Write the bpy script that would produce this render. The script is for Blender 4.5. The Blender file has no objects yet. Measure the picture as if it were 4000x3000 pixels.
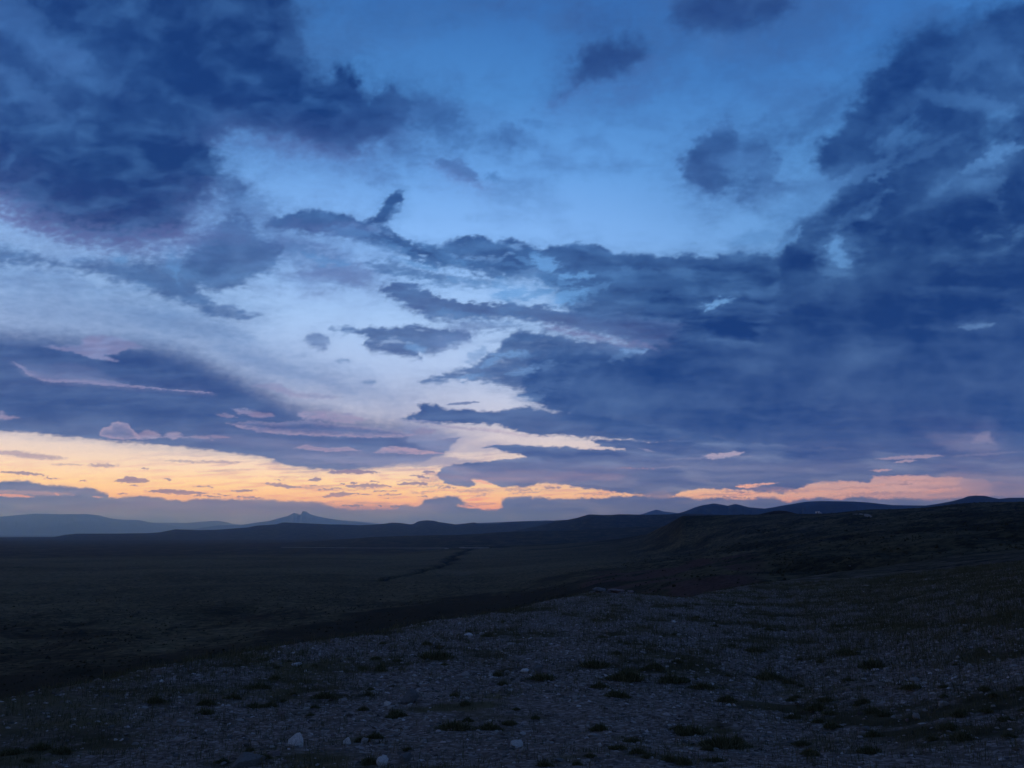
import math, random
import numpy as np

# ------------------------------------------------------------------ survey
# The photograph was measured on a 2212 x 1659 print of it; a lens of F print
# pixels, level in roll and tipped up by PITCH, turns a reading into a bearing.
F = 1659.0
PITCH = math.atan((1147.0 - 829.5) / F)
CP, SP = math.cos(PITCH), math.sin(PITCH)

def uv_dir(u, v):
    """print reading -> unit direction (x right, y ahead, z up)"""
    u = np.asarray(u, float); v = np.asarray(v, float)
    x = (u - 1106.0) / F; y = (829.5 - v) / F
    d = np.stack([x, CP - y * SP, SP + y * CP], -1)
    return d / np.linalg.norm(d, axis=-1, keepdims=True)

def dir_uv(d):
    """unit direction -> print reading (far outside when behind)"""
    cx = d[..., 0]; cy = -d[..., 1] * SP + d[..., 2] * CP; cz = d[..., 1] * CP + d[..., 2] * SP
    ok = cz > 0.15
    cz = np.where(ok, cz, 0.15)
    return 1106 + F * cx / cz, 829.5 - F * cy / cz, ok

# ------------------------------------------------------------------ noise
def _hash(ix, iy, seed):
    h = (ix * 374761393 + iy * 668265263 + seed * 1442695041) & 0xFFFFFFFF
    h = ((h ^ (h >> 13)) * 1274126177) & 0xFFFFFFFF
    h = h ^ (h >> 16)
    return h

def pnoise(x, y, seed=0):
    """2-D gradient noise, about -1..1"""
    x0 = np.floor(x).astype(np.int64); y0 = np.floor(y).astype(np.int64)
    fx = x - x0; fy = y - y0
    def g(ix, iy, dx, dy):
        a = (_hash(ix, iy, seed) & 1023) * (2 * math.pi / 1024)
        return np.cos(a) * dx + np.sin(a) * dy
    u = fx * fx * fx * (fx * (fx * 6 - 15) + 10); w = fy * fy * fy * (fy * (fy * 6 - 15) + 10)
    a = g(x0, y0, fx, fy); b = g(x0 + 1, y0, fx - 1, fy)
    c = g(x0, y0 + 1, fx, fy - 1); d = g(x0 + 1, y0 + 1, fx - 1, fy - 1)
    return ((a + (b - a) * u) + ((c + (d - c) * u) - (a + (b - a) * u)) * w) * 1.5

def fbm(x, y, oct=5, seed=0, gain=0.5, lac=2.03):
    s = 0; a = 1; t = 0
    for i in range(oct):
        s = s + a * pnoise(x, y, seed + 17 * i); t += a; a *= gain
        x = x * lac + 13.7; y = y * lac - 7.3
    return s / t * 1.25

def billow(x, y, oct=4, seed=0):
    s = 0; a = 1; t = 0
    for i in range(oct):
        s = s + a * (1 - 2 * np.abs(pnoise(x, y, seed + 31 * i))); t += a; a *= 0.5
        x = x * 2.05 + 3.1; y = y * 2.05 + 9.2
    return s / t

def sstep(a, b, x):
    t = np.clip((x - a) / (b - a), 0, 1)
    return t * t * (3 - 2 * t)
# ------------------------------------------------------------------ clouds
# every cloud: outline points, (softness above, softness below, ragged edge),
# (opacity, light 0..1, warmth 0..1, texture), optional warm lower rim
CLOUDS = []
def cloud(pts, st, sb, rag, op, L, W, tex=0.25, rim=0.0, kind='f', rimtop=0.0, gl=0.0):
    CLOUDS.append((np.array(pts, float), st, sb, rag, op, L, W, tex, rim, kind, rimtop, gl))
def lens(u0, v0, u1, v1, up, dn, op=0.95, L=0.33, W=0.45, rag=2.0, st=1.6, sb=1.6, **k):
    n = 8; top = []; bot = []
    for i in range(n + 1):
        t = i / n; s = math.sin(math.pi * t) ** 0.7
        u = u0 + (u1 - u0) * t; v = v0 + (v1 - v0) * t
        top.append((u, v - up * s)); bot.append((u, v + dn * s))
    cloud(top + bot[::-1][1:-1], st, sb, rag, op, L, W, **k)
def blob(u, v, a, b, rot, soft, op, L, W, rag=10, tex=0.2, **k):
    c, s = math.cos(math.radians(rot)), math.sin(math.radians(rot))
    pts = [(u + a * math.cos(t) * c + b * math.sin(t) * s, v - a * math.cos(t) * s + b * math.sin(t) * c)
           for t in [i * math.pi / 8 for i in range(16)]]
    cloud(pts, soft, soft, rag, op, L, W, tex, **k)
# --- high veils in the open sky
cloud([(0,560),(300,610),(480,690),(620,740),(800,790),(930,860),(860,900),(600,860),(420,760),(0,720),(-60,640)], 60, 60, 12, 0.45, 0.62, 0.1, 0.3, kind='s')
cloud([(540,600),(700,560),(820,560),(860,600),(800,640),(680,640)], 40, 40, 18, 0.45, 0.55, 0.35, 0.4)
cloud([(690,0),(900,-40),(1120,-40),(1100,40),(900,110),(760,120)], 70, 70, 20, 0.4, 0.45, 0.1, 0.3)
cloud([(1180,-60),(1430,-60),(1440,120),(1560,160),(1700,150),(1900,80),(1900,-60)], 70, 80, 22, 0.6, 0.5, 0.1, 0.3, kind='s')
# --- upper left mass
cloud([(-60,-60),(640,-60),(665,30),(672,120),(705,160),(720,138),(765,142),(800,190),(850,180),(905,222),(895,262),(900,285),(850,310),(800,335),(755,352),(690,335),(600,318),(520,300),(478,318),(486,350),(505,385),(480,425),(440,468),(405,520),(350,545),(260,550),(150,538),(60,500),(0,455),(-60,430)],
      40, 46, 17, 0.98, 0.07, 0.0, 0.34, rim=70, kind='f')
cloud([(-60,400),(40,430),(140,480),(250,500),(380,490),(420,500),(395,545),(300,556),(180,548),(80,515),(-60,470)], 60, 24, 10, 0.62, 0.38, 0.85, 0.3)
cloud([(480,300),(600,290),(720,310),(800,330),(760,356),(640,345),(520,322)], 30, 20, 10, 0.4, 0.4, 0.6, 0.3)
blob(60,60,150,42,-38,70,0.6,0.52,0.1,18); blob(60,205,95,36,-42,40,0.6,0.5,0.1,12); blob(300,20,90,30,-60,50,0.45,0.42,0,12)
blob(180,150,140,30,-30,50,0.3,0.45,0.1,12); blob(470,0,120,30,-10,50,0.25,0.4,0,12); blob(100,265,120,50,-35,60,0.25,0.35,0,12)
blob(420,280,140,40,-20,60,0.25,0.3,0,12); blob(640,60,40,90,-20,40,0.4,0.45,0,14); blob(200,420,200,45,-8,60,0.4,0.0,0,8)
blob(560,215,180,55,-10,60,0.4,0.03,0,10); blob(390,110,160,60,-20,70,0.3,0.03,0,10)
# fringe of that mass
blob(840,225,55,28,-20,18,0.9,0.1,0,10); blob(800,255,90,35,10,30,0.75,0.15,0.05,14); blob(940,245,50,26,-25,20,0.55,0.3,0,16)
blob(975,232,26,18,60,14,0.4,0.4,0,12); blob(950,290,80,22,-18,24,0.35,0.42,0,16); blob(1015,285,80,24,-12,24,0.28,0.5,0,16)
cloud([(1080,262),(1100,258),(1130,272),(1145,290),(1120,300),(1105,322),(1085,325),(1078,295)], 16, 22, 10, 0.6, 0.38, 0.1, 0.2)
blob(1165,268,36,10,-10,12,0.4,0.42,0,8)
cloud([(925,345),(960,338),(1000,345),(1030,368),(1045,390),(1040,405),(1015,395),(985,390),(950,375),(930,360)], 12, 26, 7, 0.75, 0.36, 0.28, 0.2, rim=22)
cloud([(1050,372),(1070,368),(1085,380),(1070,392),(1052,388)], 8, 12, 5, 0.6, 0.38, 0, 0.2)
blob(825,385,40,22,20,26,0.4,0.45,0.2,12); blob(880,330,60,24,-15,26,0.35,0.4,0.1,14); blob(770,360,60,20,0,26,0.3,0.5,0.25,10)
blob(525,420,26,20,-30,14,0.4,0.5,0,10); blob(500,400,36,34,-40,20,0.7,0.32,0.1,12)
# --- top middle
cloud([(1205,215),(1232,170),(1238,120),(1262,85),(1310,76),(1370,88),(1402,118),(1385,150),(1330,172),(1260,195)], 34, 34, 11, 0.88, 0.14, 0.08, 0.2, rim=22)
blob(1225,195,60,22,55,30,0.4,0.45,0.3,10)
cloud([(1435,0),(1470,-40),(1720,-60),(1730,20),(1690,70),(1610,92),(1530,98),(1460,70),(1420,40)], 50, 55, 16, 0.8, 0.14, 0.08, 0.3)
blob(1300,40,80,50,20,60,0.3,0.35,0.15,14); blob(1390,200,90,16,12,30,0.2,0.5,0.3,10); blob(1110,20,60,26,0,40,0.3,0.35,0.2,10)
cloud([(893,832),(930,818),(975,806),(1010,792),(1040,778),(1060,755),(1090,735),(1125,712),(1160,722),(1230,728),(1310,745),(1500,770),(1600,860),(1400,905),(1250,900),(1160,872),(1110,858),(1140,846),(1100,842),(1050,828),(1000,824),(950,836)],
      9, 14, 10, 0.88, 0.22, 0.0, 0.36, kind='b')
# --- right hand broken deck
cloud([(1475,335),(1500,300),(1545,262),(1572,250),(1590,262),(1605,300),(1600,340),(1570,360),(1590,395),(1560,430),(1530,452),(1510,430),(1490,400),(1465,385),(1455,365)],
      22, 30, 15, 0.85, 0.24, 0.08, 0.5, kind='f')
cloud([(1600,300),(1640,300),(1680,330),(1700,350),(1690,385),(1710,405),(1670,425),(1620,438),(1580,440),(1590,400),(1620,380),(1600,340)], 20, 26, 18, 0.65, 0.32, 0.05, 0.55)
blob(1720,410,80,26,5,26,.5,.4,.05,18); blob(1600,330,12,34,-15,12,.5,.65,0,8); blob(1640,365,26,12,-20,10,.55,.7,0,10); blob(1500,410,40,30,-30,30,.35,.55,.1,14)
blob(1590,395,60,26,-15,22,0.4,0.12,0,12); blob(1560,300,40,30,40,24,0.4,0.15,0,12); blob(1760,260,90,20,40,26,0.55,0.35,0,12,kind='s'); blob(1700,225,60,14,35,20,0.35,0.42,0,10,kind='s')
cloud([(1740,352),(1770,300),(1830,225),(1900,130),(1985,60),(2040,50),(2070,70),(2130,20),(2272,-20),(2272,1012),(2180,1012),(2050,1003),(1900,1002),(1800,985),(1700,990),(1640,975),(1500,965),
       (1300,940),(1180,890),(1120,840),(1130,760),(1200,745),(1320,760),(1400,720),(1380,640),(1500,560),(1648,548),(1676,510),(1720,455),(1790,415),(1775,385)],
      26, 20, 17, 0.98, 0.11, 0.0, 0.24, kind='s')
# light breaks in it
for a in [(1745,440,60,20,38,18,.8,.75),(1800,405,50,12,30,14,.8,.7),(1860,375,100,16,28,22,.75,.6),(1790,425,40,8,35,10,.7,.8),(2000,330,90,14,25,22,.5,.5),(2130,350,60,16,25,16,.7,.68),
          (2190,325,40,10,20,10,.7,.7),(2080,215,120,22,-8,26,.65,.55),(2160,120,90,40,-50,34,.55,.5),(2090,140,60,22,50,22,.5,.5),(2120,400,60,22,15,18,.65,.62),(2140,425,44,14,-50,14,.5,.55),
          (1800,540,30,16,70,12,.75,.82),(1810,556,20,20,0,12,.6,.8),(1860,520,60,14,20,20,.5,.52),(1850,465,70,14,35,20,.4,.5),(1930,250,80,16,35,26,.3,.42),(2090,90,60,12,60,20,.4,.45),
          (2040,415,110,14,30,24,.4,.45),(1700,520,60,12,40,14,.8,.8),(1640,515,60,14,8,18,.6,.72),(1960,560,120,18,15,34,.25,.35),(2110,690,110,14,8,26,.5,.46),(2110,700,50,8,0,10,.5,.62),
          (2200,665,40,8,-15,12,.5,.5),(1720,640,90,18,18,34,.35,.42),(1550,655,30,6,10,6,.9,.95),(1540,664,26,7,28,8,.7,.85),(1500,690,60,12,10,20,.35,.5),(1900,840,200,16,4,40,.2,.34),
          (1990,760,160,12,6,30,.22,.34),(1560,720,90,16,8,30,.3,.38),(1420,860,120,20,0,40,.25,.42),(1680,800,140,18,4,40,.2,.3)]:
    u_, v_, a_, b_, r_, s_, o_, l_ = a
    blob(u_, v_, a_, b_, r_, s_, o_, l_, 0.0, 9 if b_ < 12 else 14, kind='s')
blob(2000,480,190,70,18,80,.55,.02,0,14); blob(2140,620,190,80,10,90,.6,.0,0,14); blob(1950,690,260,70,5,90,.5,.02,0,14); blob(1900,910,260,50,-4,60,.55,.03,0.02,12)
blob(1960,130,120,60,50,50,.6,.06,0,12); blob(1930,200,150,45,40,50,.5,.04,0,14); blob(2160,280,90,26,15,26,.6,.06,0,12); blob(1750,560,90,40,20,50,.4,.04,0,10); blob(2180,900,120,90,0,80,.45,.02,0,8)
blob(1510,800,200,60,-4,60,.5,.1,0,12); blob(1640,900,220,40,0,50,.5,.08,0,10)
# --- the belt across the middle
cloud([(565,488),(590,470),(640,462),(690,450),(740,462),(785,478),(812,470),(825,440),(850,415),(868,418),(872,440),(855,470),(838,488),(850,500),(880,520),(915,533),(960,528),(990,514),(1040,510),
       (1075,520),(1105,517),(1140,530),(1170,546),(1195,532),(1240,526),(1290,528),(1330,545),(1372,552),(1400,552),(1450,556),(1480,548),(1540,552),(1600,548),(1660,553),(1700,600),(1640,760),(1400,760),(1240,690),(1150,600),
       (1080,605),(1000,590),(940,575),(880,560),(820,540),(760,520),(700,510),(640,505),(590,500)],
      9, 20, 9, 0.93, 0.13, 0.0, 0.36, kind='b')
blob(700,490,110,22,-4,24,.55,.3,.35,14); blob(840,450,20,34,-25,14,.5,.12,0,8)
cloud([(560,500),(640,510),(760,540),(820,590),(780,632),(720,630),(650,600),(600,560)], 30, 30, 18, 0.6, 0.42, 0.45, 0.5)
blob(700,560,60,14,-10,14,.7,.85,0,14); blob(640,540,40,10,0,14,.4,.8,0,10); blob(560,545,30,14,10,16,.5,.7,0,10)
blob(880,585,90,18,-10,18,.6,.3,0,14); blob(960,600,120,16,-6,18,.5,.28,0,14); blob(900,570,50,6,-14,8,.6,.75,0,8); blob(1010,605,50,8,-10,8,.5,.7,0,8)
cloud([(812,625),(850,610),(900,618),(960,640),(1030,652),(1100,655),(1180,655),(1240,672),(1380,680),(1480,700),(1440,745),(1380,750),(1330,742),(1240,720),(1160,700),(1080,692),(1000,700),(930,690),(870,668),(830,650)],
      9, 16, 10, 0.9, 0.17, 0.1, 0.35, rim=0)
cloud([(1180,700),(1230,706),(1300,728),(1380,740),(1420,752),(1340,752),(1260,732),(1190,715)], 20, 12, 6, 0.5, 0.35, 0.75, 0.2)
blob(1300,600,160,30,0,40,.5,.3,0,16); blob(1480,610,140,28,-4,40,.45,.28,0,14); blob(1130,590,60,26,20,20,.4,.35,0,14)
for a in [(1181,572,26,17,-30,8,.85,.95),(1165,560,22,10,-30,8,.6,.85),(1248,596,40,8,2,8,.75,.9),(1104,634,40,16,10,10,.75,.88),(1085,620,26,14,-60,10,.5,.75),(1161,634,40,9,12,10,.65,.75),(1232,640,44,16,18,9,.85,.95),
          (1200,625,40,9,10,12,.5,.7),(1290,622,40,8,25,10,.5,.7),(1370,590,60,8,5,12,.35,.5),(1365,755,26,5,0,8,.6,.7),(1345,768,40,10,20,14,.45,.6),(1400,640,70,8,8,16,.25,.45)]:
    u_, v_, a_, b_, r_, s_, o_, l_ = a
    blob(u_, v_, a_, b_, r_, s_, o_, l_, 0.0, 9)
# --- left, under the mass
cloud([(-60,505),(60,535),(150,560),(250,552),(300,548),(390,548),(430,505),(470,470),(500,440),(530,455),(565,500),(610,520),(620,560),(585,600),(520,625),(470,640),(440,628),(470,655),(530,662),(560,672),(572,680),
       (530,690),(480,693),(430,680),(370,652),(300,632),(240,610),(140,590),(40,580),(-60,575)], 30, 26, 13, 0.86, 0.3, 0.06, 0.42)
blob(450,560,70,50,30,30,.6,.14,0,12); blob(370,625,120,26,-18,24,.5,.24,.04,10); blob(490,672,60,16,-12,10,.6,.22,.05,6); blob(380,575,14,44,12,12,.6,.72,0,10); blob(258,560,16,10,0,10,.6,.75,0,8)
blob(60,600,160,30,-8,40,.4,.5,.15,12); blob(430,520,70,26,20,26,.5,.4,.6,14); blob(500,500,60,30,0,30,.4,.42,.5,14)
# small dark clouds in the clear gap
cloud([(650,735),(665,720),(690,714),(710,722),(716,742),(706,758),(682,756),(664,748)], 9, 14, 6, 0.72, 0.3, 0.1, 0.3)
cloud([(716,708),(745,705),(785,712),(815,706),(850,708),(890,704),(930,702),(970,712),(1012,722),(1020,738),(990,745),(960,757),(935,770),(905,762),(915,776),(880,776),(840,766),(800,762),(780,748),(790,735),(760,722),(730,718)],
      7, 14, 8, 0.88, 0.2, 0.04, 0.35, kind='b')
blob(895,752,26,10,-12,8,.7,.85,0,5); blob(980,735,60,16,10,16,.5,.4,.3,10); blob(740,780,16,5,0,6,.5,.45,0,4); blob(796,825,16,5,5,5,.6,.4,0,4)
cloud([(960,700),(1010,690),(1080,690),(1130,700),(1100,716),(1040,720),(1000,724)], 14, 14, 12, .6, .4, .15, .4)
# wedge that opens to the right
for a in [(1057,783,24,6,38,5,.8,.85),(1030,768,26,12,30,12,.5,.65),(1100,762,40,9,0,8,.75,.85),(1127,768,26,7,0,6,.6,.8),(1025,813,34,5,14,5,.75,.85),(1133,803,36,8,8,8,.75,.85),(1170,790,40,8,10,10,.4,.65),(1150,858,40,12,0,12,.5,.75),
          (1185,830,60,10,10,16,.3,.5),(1240,792,60,9,8,14,.25,.5)]:
    u_, v_, a_, b_, r_, s_, o_, l_ = a
    blob(u_, v_, a_, b_, r_, s_, o_, l_, 0.0, 9)
blob(1200,745,110,22,-14,20,.5,.1,0,10); blob(1150,815,90,18,4,20,.4,.12,0,10)
# --- the blue bank at left
cloud([(-60,690),(100,700),(240,712),(330,716),(430,745),(540,800),(640,848),(760,884),(880,898),(960,915),(1000,945),(960,985),(900,1000),(820,1012),(740,1018),(680,1016),(620,1006),(570,990),(450,977),(330,963),(180,950),(60,938),(-60,930)],
      60, 7, 5, 0.96, 0.14, 0.02, 0.25, kind='h')
blob(200,880,330,40,-3,50,.5,.06,0,6,kind='h'); blob(800,990,220,22,-2,14,.5,.3,.15,6,kind='h'); blob(300,810,260,50,-12,60,.4,.1,0,8); blob(560,955,160,14,-4,14,.45,.3,.2,4,kind='h')
blob(620,800,160,16,-18,26,.35,.62,.1,10,kind='h'); blob(400,700,160,24,-12,40,.35,.5,.05,10,kind='h')
cloud([(860,905),(960,925),(1080,948),(1140,962),(1120,980),(1000,985),(930,975),(880,960)], 30, 12, 6, .55, .6, .25, .3, kind='h')
cloud([(620,985),(760,978),(900,984),(1000,990),(1070,988),(980,1004),(900,1012),(800,1008),(700,998)], 10, 8, 5, .5, .62, .2, .4, kind='h')
# warm lit scraps in front of it
cloud([(90,748),(130,747),(162,744),(178,740),(170,732),(200,724),(225,722),(262,730),(290,738),(322,752),(296,754),(262,758),(255,766),(225,768),(262,785),(215,778),(180,768),(140,758)], 7, 4, 4.5, 0.82, .46, .58, .9)
blob(215,745,40,5,4,6,.4,.2,.4,4)
cloud([(24,782),(60,784),(110,786),(160,780),(200,790),(240,810),(290,828),(360,838),(440,838),(462,850),(440,850),(350,842),(250,835),(200,829),(100,826),(60,812)], 16, 4, 3, 0.85, .2, .15, .3, rim=13)
cloud([(-20,888),(10,892),(46,904),(10,907),(-20,907)], 5, 4, 4.4, .78, .4, .5, 1.0)
cloud([(216,944),(218,932),(226,924),(238,922),(242,912),(256,910),(270,915),(278,914),(284,924),(296,934),(304,948),(268,949),(240,946)], 3, 2.5, 3, .95, .25, .15, .3, rim=7, rimtop=12)
cloud([(292,948),(298,938),(308,934),(314,928),(328,930),(338,934),(346,944),(322,950)], 5, 4, 4.4, .78, .4, .5, 1.0); cloud([(346,944),(362,931),(384,932),(404,945),(372,949)], 5, 4, 4.4, .78, .4, .5, 1.0)
cloud([(402,944),(430,938),(450,940),(462,951),(440,949)], 5, 4, 4.4, .78, .4, .5, 1.0); cloud([(448,938),(480,940),(500,948),(470,950)], 5, 4, 4.4, .75, .4, .5, 1.0)
cloud([(465,894),(490,892),(516,902),(490,905)], 5, 4, 4.4, .78, .4, .5, 1.0); cloud([(498,882),(530,882),(585,892),(590,900),(550,903),(515,893)], 5, 4, 4.4, .78, .4, .5, 1.0)
cloud([(640,893),(660,886),(700,888),(760,893),(800,905),(760,914),(700,912),(655,905)], 6, 5, 4, .8, .48, .65, .6)
cloud([(536,832),(600,828),(640,845),(700,852),(740,858),(720,862),(650,860),(600,848)], 6, 5, 4, .6, .45, .6, .3)
cloud([(486,914),(520,913),(545,909),(600,914),(660,908),(700,914),(800,922),(900,940),(860,946),(760,944),(640,940),(560,934),(525,926)], 6, 3, 3, .85, .17, .08, .3, rim=12, rimtop=7)
cloud([(634,968),(660,961),(700,968),(750,966),(778,974),(700,976)], 3, 3, 2.4, .85, .26, .25, .3, rim=7, rimtop=6)
cloud([(800,977),(830,966),(850,963),(880,967),(920,972),(965,980),(900,982),(850,980)], 3, 3, 2.4, .82, .46, .7, .3)
cloud([(885,930),(920,922),(950,928),(930,938),(900,940)], 4, 4, 2, .7, .35, .4, .2)
# --- the long dark bar and the light slot under it
cloud([(865,906),(905,888),(905,874),(940,874),(965,884),(1010,882),(1060,890),(1130,880),(1200,890),(1300,900),(1500,930),(1600,960),(1500,966),(1350,952),(1260,946),(1170,941),(1110,930),(1070,920),(1000,917),(930,914)],
      6, 6, 6, 0.95, 0.16, 0.0, 0.25, kind='b')
lens(958,874,1040,868,4,3,.8,.35,.1); lens(870,908,960,914,4,4,.6,.5,.3); cloud([(1010,922),(1060,926),(1130,936),(1200,944),(1120,944),(1060,936)], 6, 4, 4, .45, .5, .7, .2)
lens(900,914,1060,932,3,3,.5,.55,.5)
# lower right wings
cloud([(1040,968),(1075,963),(1130,963),(1200,965),(1300,970),(1350,972),(1290,962),(1280,952),(1330,950),(1450,956),(1600,955),(1800,970),(2272,1000),(2272,1062),(2140,1040),(2074,1033),(2007,1029),(1930,1030),(1886,1030),(1880,1041),(1793,1041),(1759,1043),
       (1726,1056),(1690,1066),(1640,1064),(1590,1059),(1515,1057),(1471,1063),(1460,1071),(1400,1070),(1340,1064),(1270,1057),(1220,1049),(1180,1044),(1130,1054),(1075,1050),(1052,1040),(1020,1036),(1030,1046),(1025,1053),
       (990,1051),(962,1045),(942,1028),(960,1008),(1000,999),(1080,996),(1135,988),(1100,978)],
      3.5, 3.5, 4.5, 0.97, 0.18, 0.01, 0.5, kind='b')
blob(1130,1030,220,14,0,16,.5,.3,.3,5,kind='h')
blob(1200,1015,180,24,0,24,.4,.22,.15,6,kind='h'); blob(1760,1010,300,14,0,20,.35,.4,.1,6,kind='h'); blob(1980,980,300,30,-3,40,.5,.08,.05,6); blob(1450,1000,160,10,3,14,.3,.45,.1,6,kind='h')
blob(1000,1015,50,14,-12,10,.3,.35,.35,6); blob(2150,1040,120,16,-6,16,.45,.3,.25,5,kind='h')
cloud([(1515,986),(1530,981),(1560,978),(1590,974),(1610,976),(1590,984),(1565,990),(1530,992)], 3, 3, 3, .95, .95, .42, .2)
cloud([(2096,955),(2110,938),(2135,932),(2150,955),(2120,960)], 16, 12, 5, .6, .5, .4, .3); lens(1890,992,2045,984,5,4,.6,.5,.5); blob(2080,955,80,20,-8,30,.35,.4,.25,6); lens(1930,999,1980,996,4,2,.7,.7,.5)
lens(1440,992,1640,984,3,3,.4,.55,.2); lens(1380,1012,1500,1006,2,2,.4,.6,.2); lens(2050,986,2212,975,3,3,.4,.45,.2)
# light slot right of the wedge (1340..1440)
lens(1380,968,1420,978,2,2,.6,.6,.3)
# --- breaks and scraps in the afterglow
cloud([(1471,1073),(1515,1077),(1560,1074),(1605,1078),(1650,1073),(1685,1077),(1705,1082),(1739,1076),(1770,1074),(1806,1077),(1860,1073),(1906,1077),(1940,1074),(2007,1077),(2080,1072),(2140,1068),(2272,1070),(2272,1170),(-60,1170),(-60,1039),(0,1040),(30,1038),(60,1040),(100,1046),(151,1051),(188,1054),(218,1061),(238,1067),
       (236,1073),(302,1073),(328,1074),(362,1078),(402,1080),(440,1077),(502,1077),(570,1077),(620,1082),(687,1085),(735,1098),(802,1101),(859,1097),(863,1092),(880,1091),(893,1096),(910,1087),(916,1077),(937,1074),(967,1071),(990,1072),
       (1003,1080),(1012,1086),(1004,1091),(990,1093),(1010,1096),(1037,1098),(1070,1102),(1083,1096),(1088,1077),(1121,1074),(1161,1073),(1184,1076),(1271,1077),(1305,1074),(1335,1070),(1372,1069),(1420,1072)],
      5.5, 4, 4.0, 0.97, 0.18, 0.01, 0.4, kind='b')
blob(110,1056,120,10,-4,8,.45,.12,.1,4); blob(60,1064,110,5,-2,4,.5,.5,.5,3)
lens(-30,1068,78,1074,4,3,.95,.98,.98,rag=1.5) ; lens(116,1067,130,1069,2,2,.8,.8,.9); lens(198,1073,222,1074,2,1.5,.8,.8,.9)
blob(500,1100,500,22,0,20,.5,.3,.42,5,kind='h')
for a in [(-10,1019,106,1028,4,4),(241,1040,330,1038,7,6),(262,1034,300,1034,5,5),(355,1036,372,1038,2.5,2.5),(311,1061,450,1068,7,4),(424,1068,455,1066,2,2),(410,1071,478,1074,2,1.5),(251,1067,276,1067,2.5,2),(419,1051,465,1053,2.5,2),
          (499,1061,552,1058,3,4),(564,1046,656,1055,5,4),(590,1037,614,1038,2,1.5),(665,1037,701,1036,5,3),(661,1050,685,1049,2.5,2),(455,1066,500,1070,2,2),(509,1072,572,1076,3,3),(680,1060,745,1055,2.5,2.5),(690,1073,770,1066,5,5),(700,1021,826,1022,7,3),
          (760,1071,800,1066,1.5,1.5),(800,1062,860,1060,1.5,1.5),(735,1051,850,1050,5,4),(850,1047,935,1047,5,2),(889,1028,932,1034,4,2),(912,1020,942,1021,4,2),(795,1040,820,1041,2,2),(755,1044,775,1044,4,2),(735,1044,752,1046,2,2),(806,1071,880,1066,2,2),
          (830,1076,862,1075,1.5,1.2),(735,1092,790,1094,3,3),(814,1093,828,1094,3,2),(950,1055,984,1053,2,2),(1174,1053,1214,1054,3,1.5),(1225,1053,1242,1053,1.5,1.5),(1330,1011,1420,1013,1,1),(840,1092,876,1094,3,4),(900,1070,925,1072,2,2),
          (275,1050,300,1051,1.5,1.2),(85,1032,130,1035,1.5,1),(168,1039,190,1040,1,1),(305,1012,320,1012,1,1),(1940,1047,1978,1046,2,2),(1865,1054,1880,1055,1.5,1.2),(1736,1037,1790,1038,.8,1),(1588,1063,1618,1064,2,1.2),(1640,1075,1560,1073,1,1.5)]:
    u0,v0,u1,v1,up_,dn_ = a
    lens(u0,v0,u1,v1,up_*1.15,dn_*.8,.92,.16,.28,rag=3.4)
for a in [(110,1003,180,1006,3,1,.4),(182,1005,262,1006,5,4,.6),(-40,978,150,990,9,7,.5),(355,994,520,1000,2,3,.5),(640,1054,735,1048,1.5,1.5,.4),(860,1038,950,1040,1,1,.4),(980,1062,1080,1058,4,4,.6),(1085,1058,1150,1057,5,4,.5),(1020,1073,1060,1064,3,3,.5),
          (1700,1060,1900,1052,3,3,.4),(1780,1072,1960,1062,4,4,.4),(1950,1052,2120,1050,5,5,.45),(1990,1068,2200,1058,6,6,.5),(2080,1042,2212,1052,6,6,.5)]:
    u0,v0,u1,v1,up_,dn_,o_ = a
    lens(u0,v0,u1,v1,up_,dn_,min(.8,o_*1.4),.35,.4,rag=4,st=5,sb=5)
# orange slits in the bank under the wedge
for a in [(1018,1036,1066,1046,3,4),(1002,1081,1062,1075,4,3),(985,1093,1038,1092,3,2),(1050,1101,1074,1101,1.2,1.2),(1062,1101,1078,1102,1,1),(1595,1046,1682,1043,1,5),(1877,1017,1930,1015,3,2),(1590,1051,1640,1052,4,3)]:
    u0,v0,u1,v1,up_,dn_ = a
    lens(u0,v0,u1,v1,up_,dn_,.95,1.0,1.0,rag=2)

# torn gaps and shreds in the belt
for a in [(1130,560,30,9,-20,9,.45,.7),(1210,610,60,7,6,9,.5,.7),(1320,590,50,7,4,10,.35,.55),(960,555,60,7,-22,10,.4,.6),(880,545,60,8,-24,10,.45,.7),(760,500,50,6,-8,8,.4,.6),(1060,570,70,7,-4,10,.35,.55),
          (1000,680,60,7,-8,10,.4,.6),(1120,680,50,7,-4,10,.35,.55),(1450,590,70,7,0,12,.25,.45),(1270,680,60,5,-8,10,.2,.45)]:
    u_, v_, a_, b_, r_, s_, o_, l_ = a
    blob(u_, v_, a_, b_, r_, s_, o_, l_, 0.0, 12)
for a in [(1160,548,30,12,-10,8,.6,.2),(1060,590,50,10,-8,10,.5,.22),(1290,640,60,9,4,12,.5,.2),(1180,600,26,10,0,8,.5,.25),(920,560,50,10,-16,9,.6,.18),(1450,650,100,14,-4,20,.4,.1),(1380,600,80,12,0,18,.4,.15),(700,475,50,8,8,8,.5,.16),(610,480,26,8,20,8,.5,.2),
          (1080,800,50,9,12,9,.5,.2),(1200,850,80,10,4,14,.4,.15),(1140,770,50,10,20,10,.5,.16),(1100,745,40,8,22,9,.4,.2)]:
    u_, v_, a_, b_, r_, s_, o_, l_ = a
    blob(u_, v_, a_, b_, r_, s_, o_, l_, 0.0, 12)

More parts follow.
